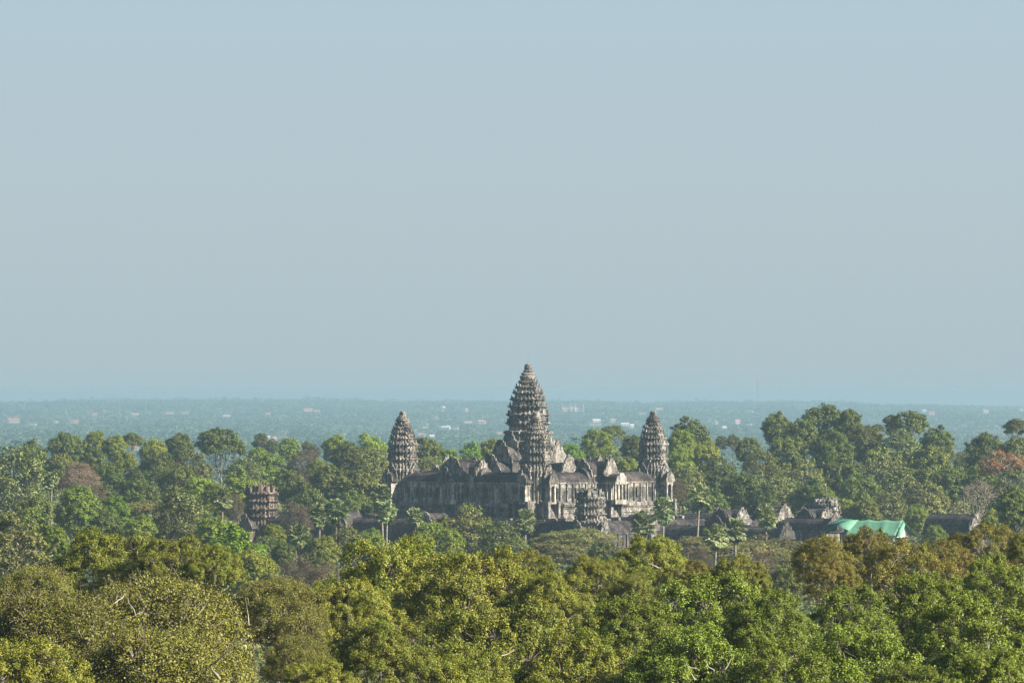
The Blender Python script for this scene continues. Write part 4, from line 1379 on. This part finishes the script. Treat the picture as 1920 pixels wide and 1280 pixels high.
# ------------------------------------------------------------------ trees
G_BACK = 'forest trees behind the temple'
G_FRONT = 'trees between the viewer and the temple'
G_HILL = 'broad crowns on the near hillside'
for a in (
    # kind, px, top row, distance, width px, label
    # left forest, far edge first
    ('dark_tree', 62, 823, 2050, 60, 'mid-green dome crown peeping over the big olive tree at the left edge'),
    ('dark_tree', 125, 811, 2000, 78, 'dark many-lobed tree highest at the left end of the forest edge'),
    ('bright_tree', 178, 808, 2020, 50, 'tree with a small pointed top right of the dark many-lobed one'),
    ('bright_tree', 216, 816, 2020, 46, 'rounded green tree just left of the airy see-through crown'),
    ('emergent_tree', 248, 811, 2030, 46, 'airy pale green crown with sky-coloured gaps and a pink roof behind'),
    ('bright_tree', 288, 822, 2000, 60, 'deep green rounded crown right of the airy one'),
    ('dark_tree', 338, 812, 2010, 58, 'mid-green tree with upright trunk left of the pale-limbed umbrella tree'),
    ('emergent_tree', 415, 803, 1980, 92, 'tall umbrella tree with dark cap and pale bare limbs'),
    ('dark_tree', 490, 812, 2500, 34, 'blue-grey hazy tree standing beyond the forest left of the lone dome'),
    ('dark_tree', 510, 822, 2450, 26, 'smaller hazy tree just right of the blue-grey one'),
    ('bright_tree', 484, 838, 2050, 40, 'small green dome right of the pale-limbed umbrella tree'),
    ('bright_tree', 543, 821, 2050, 44, 'lone green dome crown standing clear of the forest'),
    ('dark_tree', 576, 827, 2350, 24, 'small hazy dark tree right of the lone green dome'),
    ('dry_tree', 590, 832, 2150, 26, 'little brownish tree with a house roof behind it'),
    ('bright_tree', 629, 815, 2060, 52, 'loose bright green tree between the lone dome and the left tower'),
    ('lime_tree', 694, 814, 2050, 84, 'wide yellow-green crown touching the left corner tower'),
    ('dark_tree', 652, 828, 1960, 64, 'dark crown under the loose bright green tree'),
    ('dry_tree', 573, 843, 1960, 66, 'brown dry-leaved tree in the middle of the left forest'),
    ('bright_tree', 595, 862, 1930, 40, 'small fresh green crown in front of the brown dry-leaved tree'),
    ('bright_tree', 505, 850, 1960, 84, 'wide soft green crown behind the lime tree'),
    ('olive_tree', 458, 858, 1940, 80, 'grey-olive crown under the pale-limbed umbrella tree'),
    ('olive_tree', 700, 838, 1950, 84, 'olive crown leaning behind the left corner tower'),
    ('olive_tree', 360, 845, 1960, 80, 'grey-green crown under the mid-green upright tree'),
    ('dark_tree', 298, 848, 1930, 74, 'broad olive-dark crown in the second row left of centre'),
    ('bright_tree', 232, 846, 1940, 64, 'second-row green crown below the airy see-through tree'),
    ('dark_tree', 178, 838, 1930, 66, 'second-row dark crown right of the pinkish leafless tree top'),
    ('dark_tree', 112, 850, 1900, 70, 'dark shaded crown between the big olive tree and the pinkish one'),
    ('olive_tree', 30, 836, 1700, 118, 'big olive tree with pale forked trunk at the left edge'),
    ('dark_tree', -30, 850, 1750, 90, 'dark crown cut by the left edge behind the big olive tree'),
    ('pink_tree', 148, 866, 1720, 84, 'pinkish leafless tree in the left forest'),
    ('dry_tree', 178, 908, 1600, 56, 'low pinkish brown thicket tree right of the leafless one'),
    ('dark_tree', 205, 872, 1780, 60, 'dark green crown right of the pinkish leafless tree'),
    ('dark_tree', 262, 885, 1700, 86, 'blue-green crown with a black hollow beneath it'),
    ('dark_tree', 335, 872, 1750, 84, 'dark crown above the feathery many-trunked tree'),
    ('lime_tree', 375, 895, 1640, 70, 'fresh light green crown left of the dark sugar palm'),
    ('lime_tree', 446, 880, 1790, 66, 'vivid lime round crown behind the reddish ruined tower'),
    ('bright_tree', 405, 905, 1600, 60, 'green crown wrapped behind the dark sugar palm trunk'),
    ('dark_tree', 548, 882, 1850, 66, 'green-black crown in the shade right of the lime crown'),
    ('dark_tree', 615, 872, 1840, 92, 'large dark rounded crown left of the temple'),
    ('dark_tree', 575, 910, 1790, 80, 'shaded blue-green crown right beside the reddish ruined tower'),
    ('dark_tree', 668, 882, 1830, 84, 'dark heavy crown reaching to the left corner tower foot'),
    ('dark_tree', 655, 920, 1800, 90, 'lowest dark crown above the shaded gallery wall'),
    ('dark_tree', 715, 905, 1830, 60, 'dark crown tucked against the left side of the temple'),
    ('dry_tree', 438, 925, 1560, 46, 'greyish bare tree between the sugar palm and the reddish tower'),
    ('dry_tree', 555, 940, 1700, 66, 'flat brownish bare tree right of the reddish ruined tower'),
    # left, nearer
    ('bright_tree', 145, 912, 1420, 86, 'deep green layered tree with straight pale trunk at left'),
    ('lime_tree', 215, 930, 1450, 62, 'light green feathery crown right of the deep green layered tree'),
    ('flat_tree', 270, 938, 1500, 80, 'pale green flat sprays left of the feathery many-trunked tree'),
    ('olive_tree', 335, 916, 1350, 116, 'feathery olive tree with several pale straight trunks'),
    ('bright_tree', 262, 965, 1330, 66, 'plain green crown below the feathery many-trunked tree'),
    ('dark_tree', 195, 955, 1360, 70, 'shadowed green crown behind the gold hillside tree'),
    ('dark_tree', 65, 930, 1500, 80, 'dark crown in the hollow below the pale forked trunk'),
    ('bright_tree', 60, 950, 1420, 64, 'soft green crown left of the straight pale trunk'),
    ('olive_tree', 30, 962, 900, 130, 'brownish olive tree with white dead limbs at the left edge'),
    ('bright_tree', 100, 985, 1000, 64, 'bright green crown behind the white-limbed olive tree'),
    ('lime_tree', 440, 985, 1150, 140, 'big lime-green tree hanging over the gold hillside tree'),
    ('lime_bush', 400, 970, 1300, 70, 'light green leaf mass left above the big lime-green tree'),
    ('bright_tree', 475, 1030, 1080, 92, 'lower lime-green crown right below the big lime one'),
    ('bright_tree', 514, 982, 1400, 50, 'fresh green crown at the foot of the reddish ruined tower'),
    ('olive_tree', 496, 1004, 1360, 56, 'greyish twiggy crown below the reddish ruined tower'),
    ('dark_tree', 530, 1015, 1300, 46, 'dark brown-green bush left of the shaggy low palm'),
    ('bright_tree', 605, 1005, 1330, 66, 'fresh green round bush right of the shaggy low palm'),
    ('dark_tree', 592, 1030, 1290, 56, 'dark bush under the fresh green one'),
    ('olive_tree', 652, 985, 1400, 66, 'grey-green tree under the shaded gallery wall'),
    ('bright_tree', 695, 990, 1420, 54, 'bright round crown left of the twin palm trunk'),
    ('dry_tree', 555, 1045, 1180, 80, 'reddish brown dry bush in the gap above the hillside crowns'),
    ('dry_tree', 605, 1052, 1150, 80, 'paler dry bush at the left foot of the big centre crown'),
    # in front of the temple
    ('bright_tree', 803, 978, 1420, 80, 'bright green tree beside the short half-sunk palm'),
    ('dark_tree', 830, 968, 1450, 60, 'dark narrow crown behind the bright green tree'),
    ('olive_tree', 882, 946, 1400, 96, 'tallest mid-green tree before the dark temple gallery'),
    ('bright_tree', 842, 990, 1360, 60, 'soft green crown at the foot of the tallest mid-green tree'),
    ('olive_tree', 938, 976, 1380, 92, 'round olive crown between the tallest tree and the single palm'),
    ('bright_tree', 780, 1005, 1330, 70, 'yellowish green crown low in front of the twin palm trunk'),
    ('olive_tree', 968, 1005, 1330, 60, 'low olive crown at the foot of the single palm'),
    ('flat_tree', 1082, 991, 1420, 130, 'umbrella-topped tree with pale trunk under the gabled stub tower'),
    ('flat_tree', 1045, 1012, 1380, 150, 'wide flat olive canopy left of the umbrella-topped tree'),
    ('dark_tree', 1130, 1015, 1340, 70, 'bluish bushy crown right of the umbrella-topped tree'),
    ('twig_tree', 1148, 1003, 1400, 50, 'small bare twiggy tree before the shaded wall'),
    ('flat_tree', 1300, 1006, 1450, 110, 'flat dark canopy behind the close pair of palms'),
    ('flat_tree', 1440, 1003, 1460, 170, 'broadest flat green canopy right of the close pair of palms'),
    ('flat_tree', 1385, 1016, 1400, 150, 'flat canopy just behind the right palm of the close pair'),
    ('dry_tree', 1300, 1022, 1330, 80, 'pinkish twiggy scrub left of the close pair of palms'),
    ('dry_tree', 1425, 1036, 1300, 110, 'brown-green scrub crown below the broadest flat canopy'),
    ('flat_tree', 1470, 1030, 1330, 90, 'thin greyish canopy left of the rust hillside tree'),
    ('bright_tree', 1265, 1035, 1150, 60, 'light green crown seen through the gap under the forked hillside tree'),
    ('dark_tree', 1475, 1060, 1000, 70, 'shaded blue-green crown in the hollow left of the rust tree'),
    # behind the temple, right of the central tower
    ('bright_tree', 1120, 805, 2050, 72, 'bright green dome right of the central tower'),
    ('emergent_tree', 1150, 797, 2200, 52, 'thin grey-green crown behind the bright dome'),
    ('lime_tree', 1068, 832, 2000, 64, 'light green crown right against the central tower'),
    ('olive_tree', 1145, 842, 1960, 70, 'olive crown above the broken gable'),
    ('dark_tree', 1186, 816, 2000, 52, 'dark crown left against the right corner tower'),
    ('bright_tree', 1175, 858, 1920, 56, 'green crown low behind the long gallery roof'),
    ('dark_tree', 1085, 858, 1900, 60, 'dark crown behind the broken gable'),
    ('lime_tree', 885, 828, 2050, 56, 'lime crown between left corner tower and central tower'),
    ('bright_tree', 925, 822, 2030, 50, 'green crown left against the central tower'),
    ('lime_tree', 840, 842, 2000, 54, 'smaller lime crown left of the two behind the gallery'),
    ('dark_tree', 795, 820, 1980, 64, 'brown-green crown right against the left corner tower'),
    ('olive_tree', 805, 858, 1920, 66, 'olive crown low behind the left gallery roof'),
    ('dark_tree', 822, 832, 2400, 24, 'small blue hazy tree far behind the left gallery'),
    ('dark_tree', 880, 856, 1900, 70, 'dark crown behind the gable left of the central tower'),
    # right forest
    ('dark_tree', 1292, 782, 2000, 82, 'dark olive dome above the bright crown near the right corner tower'),
    ('bright_tree', 1280, 806, 1960, 54, 'bright green crown right against the right corner tower'),
    ('lime_tree', 1275, 836, 1920, 60, 'lighter green crown under the bright one by the right corner tower'),
    ('bright_tree', 1325, 828, 1950, 60, 'soft green crown sloping right of the dark olive dome'),
    ('dark_tree', 1353, 817, 2450, 26, 'left of two small blue hazy domes beyond the right forest'),
    ('dark_tree', 1374, 814, 2450, 26, 'right of two small blue hazy domes beyond the right forest'),
    ('dark_tree', 1402, 820, 1980, 50, 'dark small dome at the left foot of the forest hill'),
    ('dark_tree', 1457, 772, 1960, 58, 'tree with separate pointed top on the left shoulder of the forest hill'),
    ('dark_tree', 1545, 759, 1960, 96, 'highest broad crown of the forest hill'),
    ('dark_tree', 1592, 767, 1950, 50, 'narrow crown right of the highest one'),
    ('dark_tree', 1500, 786, 1940, 66, 'crown between the pointed one and the highest one'),
    ('emergent_tree', 1701, 771, 1960, 78, 'ragged tiered crown on the right shoulder of the forest hill'),
    ('emergent_tree', 1670, 777, 1970, 32, 'slim tuft left of the ragged tiered crown'),
    ('emergent_tree', 1647, 795, 2000, 26, 'tiny dark emergent crown in the notch of the forest hill'),
    ('dark_tree', 1758, 798, 1930, 70, 'crown sloping down right of the ragged tiered one'),
    ('dark_tree', 1622, 797, 1910, 76, 'crown below the notch of the forest hill'),
    ('olive_tree', 1690, 804, 1900, 84, 'olive crown under the ragged tiered one'),
    ('dark_tree', 1560, 806, 1890, 90, 'wide crown below the highest one of the hill'),
    ('dark_tree', 1475, 820, 1890, 78, 'crown below the pointed shoulder tree'),
    ('olive_tree', 1425, 846, 1870, 80, 'olive crown low on the left flank of the forest hill'),
    ('dark_tree', 1345, 858, 1860, 80, 'dark crown between the right corner tower and the hill'),
    ('olive_tree', 1290, 872, 1840, 76, 'olive crown right beside the right corner tower wall'),
    ('dark_tree', 1742, 836, 1860, 84, 'dark crown on the right flank of the forest hill'),
    ('olive_tree', 1650, 838, 1860, 90, 'olive crown in the heart of the forest hill'),
    ('dark_tree', 1575, 850, 1850, 90, 'dark crown in the heart of the forest hill'),
    ('olive_tree', 1510, 858, 1840, 84, 'olive lobed crown left of the dark heart of the hill'),
    ('dark_tree', 1392, 888, 1810, 86, 'dark crown above the palm-hidden stone halls'),
    ('olive_tree', 1462, 892, 1800, 80, 'low olive crown above the pointed stone gables'),
    ('dark_tree', 1530, 896, 1795, 76, 'low dark crown above the broken tower with the rod'),
    ('olive_tree', 1685, 872, 1810, 96, 'long olive crown sliding down the middle of the hill'),
    ('dark_tree', 1615, 890, 1800, 90, 'shaded crown above the green tarpaulin'),
    ('dark_tree', 1780, 872, 1800, 70, 'dark crown at the right foot of the forest hill'),
    ('olive_tree', 1740, 905, 1770, 76, 'olive crown above the long dark hall'),
    ('olive_tree', 1670, 920, 1760, 76, 'pale olive crown right above the tarpaulin ridge'),
    ('bright_tree', 1588, 935, 1760, 56, 'bright bush between the broken tower and the tarpaulin'),
    ('bright_tree', 1548, 918, 1790, 40, 'small bright crown behind the thin rod'),
    ('dark_tree', 1625, 935, 1755, 56, 'dark bush close behind the tarpaulin'),
    ('bright_tree', 1720, 945, 1745, 50, 'green bush left of the long dark hall'),
    ('dark_tree', 1335, 915, 1790, 70, 'dark crown behind the leaning-trunk palm'),
    ('dry_tree', 1262, 895, 1800, 46, 'greyish dry crown behind the palms at the right temple corner'),
    ('dark_tree', 1440, 925, 1790, 56, 'small dark crown right behind the stone gables'),
    ('emergent_tree', 1905, 785, 1900, 54, 'tall open emergent crown near the right edge'),
    ('dark_tree', 1850, 812, 1880, 84, 'dark blue-green crown right of the forest hill'),
    ('dark_tree', 1905, 820, 1850, 70, 'dark crown under the open emergent at the right edge'),
    ('olive_tree', 1808, 845, 1900, 50, 'small olive crown in the dip right of the hill'),
    ('bright_tree', 1840, 872, 1800, 76, 'yellow-green crown left below the red-flowering tree'),
    ('red_tree', 1880, 843, 1720, 120, 'red-flowering tree with half bare branches at the right edge'),
    ('olive_tree', 1890, 880, 1700, 90, 'thin green crown below the red blossoms'),
    ('twig_tree', 1835, 895, 1640, 76, 'bare tree with fanned pale branches beside the long dark hall'),
    ('dark_tree', 1905, 912, 1350, 74, 'almost black tree at the right edge below the red blossoms'),
    ('bright_tree', 1752, 984, 1560, 50, 'green bush at the left foot of the long dark hall'),
    ('olive_tree', 1850, 935, 1760, 60, 'pale scrub tree right of the long dark hall'),
    ('bright_tree', 1865, 955, 1500, 56, 'green bush left of the almost black tree'),
):
    o = tree(*a, group=G_BACK if a[3] > 1600 else G_FRONT)
    if 'white dead limbs' in a[5]: LIMBED = o

# the near hillside, with the pale bare branches seen outside some crowns (photo pixels)
def bare_branch(root, Y, W, line):
    Yn = Y - 0.33 * W
    rr = line[0] * Yn / F
    pts = [P(x, y, Yn + 0.05 * W * math.sin(i * 1.7)) - root.location for i, (x, y) in enumerate(line[1:])]
    pl = []
    rg = np.random.default_rng(int(line[1][0]))
    for i, (p, q) in enumerate(zip(pts, pts[1:])):
        f = lambda k: rr * (1 - 0.65 * k / (len(pts) - 1))
        seg = bend(rg, p, q, f(i), f(i + 1), 4, 0.12, 0)
        pl += seg if i == 0 else seg[1:]
    tw = [pl]
    for (p, rad) in pl[2::2]:
        e = np.array(p) + rg.normal(size=3) * np.array([.5, .3, .5]) * 14 * Yn / F + np.array([0, 0, 10 * Yn / F])
        tw.append(bend(rg, p, e, rad * .5, rad * .2, 4, .15, 0))
    link_mesh('bare_branch', np_mesh('bare_branch', *tubes(tw, 6), M['bark_white'], True), root)
M['bark_white'] = plain_mat('bleached_wood', (0.24, 0.21, 0.17), (0.38, 0.34, 0.28), 2.0, c3=(0.46, 0.42, 0.36))
BARE = {
    'sparse crown with a thick pale dead branch at the bottom left': ((2.3, (413, 1274), (393, 1248), (430, 1217), (467, 1187)), (1.4, (123, 1270), (117, 1237), (93, 1193)), (1.6, (0, 1238), (60, 1266), (100, 1276)), (1.2, (95, 1250), (110, 1225), (128, 1212))),
    'sparse brown-olive crown showing pale twigs': ((1.1, (347, 1192), (327, 1163)), (1.0, (467, 1172), (460, 1118)), (1.1, (255, 1155), (240, 1120)), (1.2, (215, 1130), (236, 1110), (245, 1090)), (1.0, (372, 1150), (386, 1135))),
    'thin olive crown at the left edge below the white-limbed tree': ((1.1, (62, 1145), (52, 1110)), (1.0, (105, 1118), (115, 1104))),
    'open forked tree whose trunk shows through a gap': ((2.2, (1214, 1108), (1225, 1082), (1235, 1064), (1215, 1055)), (1.4, (1235, 1064), (1254, 1056)), (1.4, (1213, 1095), (1207, 1062))),
    'green crown with pale forked branches at the bottom edge': ((1.8, (1353, 1276), (1371, 1234)), (1.7, (1340, 1266), (1324, 1236)), (1.6, (1303, 1274), (1282, 1234)), (1.1, (1290, 1248), (1312, 1256))),
    'wide rust crown with pale limbs under the tarpaulin': ((1.7, (1602, 1106), (1590, 1087), (1576, 1068)), (1.8, (1635, 1112), (1634, 1070)), (1.2, (1640, 1120), (1662, 1115)), (1.3, (1671, 1129), (1665, 1107), (1652, 1103))),
    'broad olive-gold crown at the bottom centre': ((1.5, (940, 1228), (985, 1212)), (1.2, (780, 1230), (795, 1238), (800, 1228)), (1.3, (712, 1250), (745, 1276))),
}
for a in (
    ('gold_tree', 195, 993, 430, 250, 'gold-green crown standing highest on the left hillside', 0),
    ('gold_tree', 318, 1006, 425, 180, 'gold-green lobe joining the highest left crown', 1),
    ('gold_tree', 400, 1021, 415, 130, 'smallest gold-green dome at the right end of the left crowns', 2),
    ('thin_tree', 60, 1062, 380, 220, 'thin olive crown at the left edge below the white-limbed tree', 0),
    ('thin_tree', 300, 1082, 320, 420, 'sparse brown-olive crown showing pale twigs', 1),
    ('thin_tree', 120, 1110, 290, 380, 'sparse olive crown filling the lower left corner', 0),
    ('thin_tree', 520, 1083, 330, 210, 'thin gold-brown crown left of the dark gap', 1),
    ('thin_tree', 555, 1192, 275, 150, 'small olive crown beside the dark gap at the bottom', 0),
    ('thin_tree', 300, 1180, 250, 420, 'sparse crown with a thick pale dead branch at the bottom left', 0),
    ('gold_tree', 40, 1190, 240, 300, 'shaded olive crown in the bottom left corner', 1),
    ('gold_tree', 735, 1009, 380, 330, 'big rounded gold-green crown left of the picture centre', 0),
    ('gold_tree', 880, 1030, 365, 300, 'gold-green crown joined to the right of the big rounded one', 1),
    ('gold_tree', 655, 1085, 345, 220, 'left shoulder lobe of the big rounded gold-green crown', 2),
    ('gold_tree', 985, 1030, 395, 150, 'dark gold crown with flat top under the single palm', 2),
    ('gold_tree', 1035, 1075, 350, 210, 'rounded gold crown below the dark flat-topped one', 0),
    ('gold_tree', 905, 1135, 300, 420, 'broad olive-gold crown at the bottom centre', 1),
    ('gold_tree', 720, 1165, 285, 260, 'gold crown right of the dark gap at the bottom', 0),
    ('gold_tree', 1075, 1180, 270, 280, 'gold crown at the bottom right of centre', 2),
    ('gold_tree', 600, 1236, 262, 190, 'shaded crown deep in the dark gap at the bottom', 1),
    ('gold_tree', 870, 1225, 250, 260, 'lowest gold crown cut by the bottom edge at the centre', 0),
    ('gold_tree', 1120, 1042, 400, 150, 'dim gold crown left of the forked tree', 1),
    ('gold_tree', 1222, 1004, 430, 170, 'open forked tree whose trunk shows through a gap', 2),
    ('gold_tree', 1180, 1075, 390, 150, 'gold crown beneath the open forked tree', 0),
    ('gold_tree', 1385, 1042, 400, 130, 'flat gold-green dome right of the open forked tree', 2),
    ('rust_tree', 1305, 1050, 400, 110, 'rust-tinged small crown between forked tree and flat dome', 0),
    ('green_tree', 1330, 1075, 330, 330, 'bright green spreading crown right of the centre', 0),
    ('green_tree', 1180, 1120, 310, 250, 'cool green crown lying left of the bright spreading one', 1),
    ('green_tree', 1440, 1105, 315, 230, 'bright green crown right of the spreading one', 2),
    ('green_tree', 1290, 1175, 265, 330, 'green crown with pale forked branches at the bottom edge', 1),
    ('rust_tree', 1545, 1004, 440, 150, 'rust-orange crown before the green tarpaulin', 0),
    ('rust_tree', 1622, 986, 445, 110, 'rust-orange peak poking up before the middle of the tarpaulin', 1),
    ('rust_tree', 1690, 1012, 430, 210, 'wide rust crown with pale limbs under the tarpaulin', 1),
    ('rust_tree', 1850, 982, 470, 170, 'dull rust crown before the long dark hall', 0),
    ('rust_tree', 1770, 1010, 460, 130, 'small rust-brown crown between the two wide rust ones', 1),
    ('rust_tree', 1560, 1040, 400, 130, 'brown shadowed crown under the rust-orange one', 1),
    ('green_tree', 1590, 1098, 330, 220, 'vivid green crown below the rust trees', 0),
    ('green_tree', 1740, 1075, 340, 240, 'green crown stepping down from the rust trees', 1),
    ('green_tree', 1870, 1040, 360, 200, 'green crown with bare sprig at the right edge', 2),
    ('gold_tree', 1925, 1000, 400, 90, 'dark gold crown cut by the right edge', 0),
    ('green_tree', 1815, 1115, 290, 330, 'large leafy green crown at the lower right', 0),
    ('green_tree', 1600, 1175, 270, 330, 'leafy green crown left of the dark lower right hollow', 2),
    ('green_tree', 1460, 1195, 260, 260, 'green crown at the bottom between two hollows', 0),
    ('green_tree', 1860, 1215, 245, 260, 'green crown in the bottom right corner', 1),
    ('green_tree', 1700, 1240, 240, 200, 'low green crown cut by the bottom edge at right', 2),
):
    o = tree(*a[:3], a[3], a[4] * 0.9, a[5], group=G_HILL, variant=a[6], zs=1.18)
    for line in BARE.get(a[5], ()):
        bare_branch(o, a[3], a[4] * a[3] / F, line)
for line in ((2.0, (30, 1109), (50, 1070), (57, 1030)), (1.5, (5, 1080), (22, 1058)), (1.6, (0, 1035), (16, 996)), (1.6, (48, 1074), (72, 1058), (84, 1062))):
    bare_branch(LIMBED, 900, 10, line)

# the same slope and wood carry on a little past both edges of the view
for px, ytop, Y, w, kind, v in ((-190, 1000, 420, 260, 'gold_tree', 0), (-120, 1090, 320, 300, 'thin_tree', 1), (-330, 1080, 330, 320, 'gold_tree', 2), (-170, 1190, 250, 330, 'gold_tree', 1), (-420, 1170, 260, 340, 'thin_tree', 0),
                            (2050, 1010, 430, 240, 'gold_tree', 1), (2110, 1060, 350, 260, 'green_tree', 0), (2080, 1140, 290, 320, 'green_tree', 2), (2290, 1090, 320, 320, 'gold_tree', 0), (2120, 1220, 245, 320, 'green_tree', 1), (2370, 1190, 260, 340, 'gold_tree', 2)):
    tree(kind, px, ytop, Y, w, 'hillside crown standing past the edge of the view', group='hillside crowns past the edges of the view', variant=v, zs=1.18)
for px, ytop, Y, w, kind in ((-75, 860, 1700, 100, 'dark_tree'), (-60, 930, 1450, 90, 'bright_tree'), (-110, 905, 1600, 90, 'olive_tree'), (-45, 820, 2000, 80, 'dark_tree'), (1985, 815, 1900, 90, 'dark_tree'), (1990, 880, 1700, 90, 'olive_tree'), (1995, 930, 1450, 90, 'dark_tree'), (2050, 850, 1800, 90, 'bright_tree')):
    tree(kind, px, ytop, Y, w, 'forest tree standing past the edge of the view', group='forest trees past the edges of the view')


# ------------------------------------------------------------------ haze
def haze():
    b = MB()
    b.box(-5100, 5100, -310, 24700, -36.2, 68)
    m, nt, out = new_mat('haze_air')
    v = nt.nodes.new('ShaderNodeVolumePrincipled')
    v.inputs['Color'].default_value = (0.312, 0.485, 0.61, 1)
    v.inputs['Density'].default_value = 0.78e-4
    v.inputs['Anisotropy'].default_value = 0.15
    nt.links.new(v.outputs[0], out.inputs['Volume'])
    o = b.build('haze', m)
    tag(o, 'pale blue haze lying over the whole plain', None, None, 'stuff')
haze()
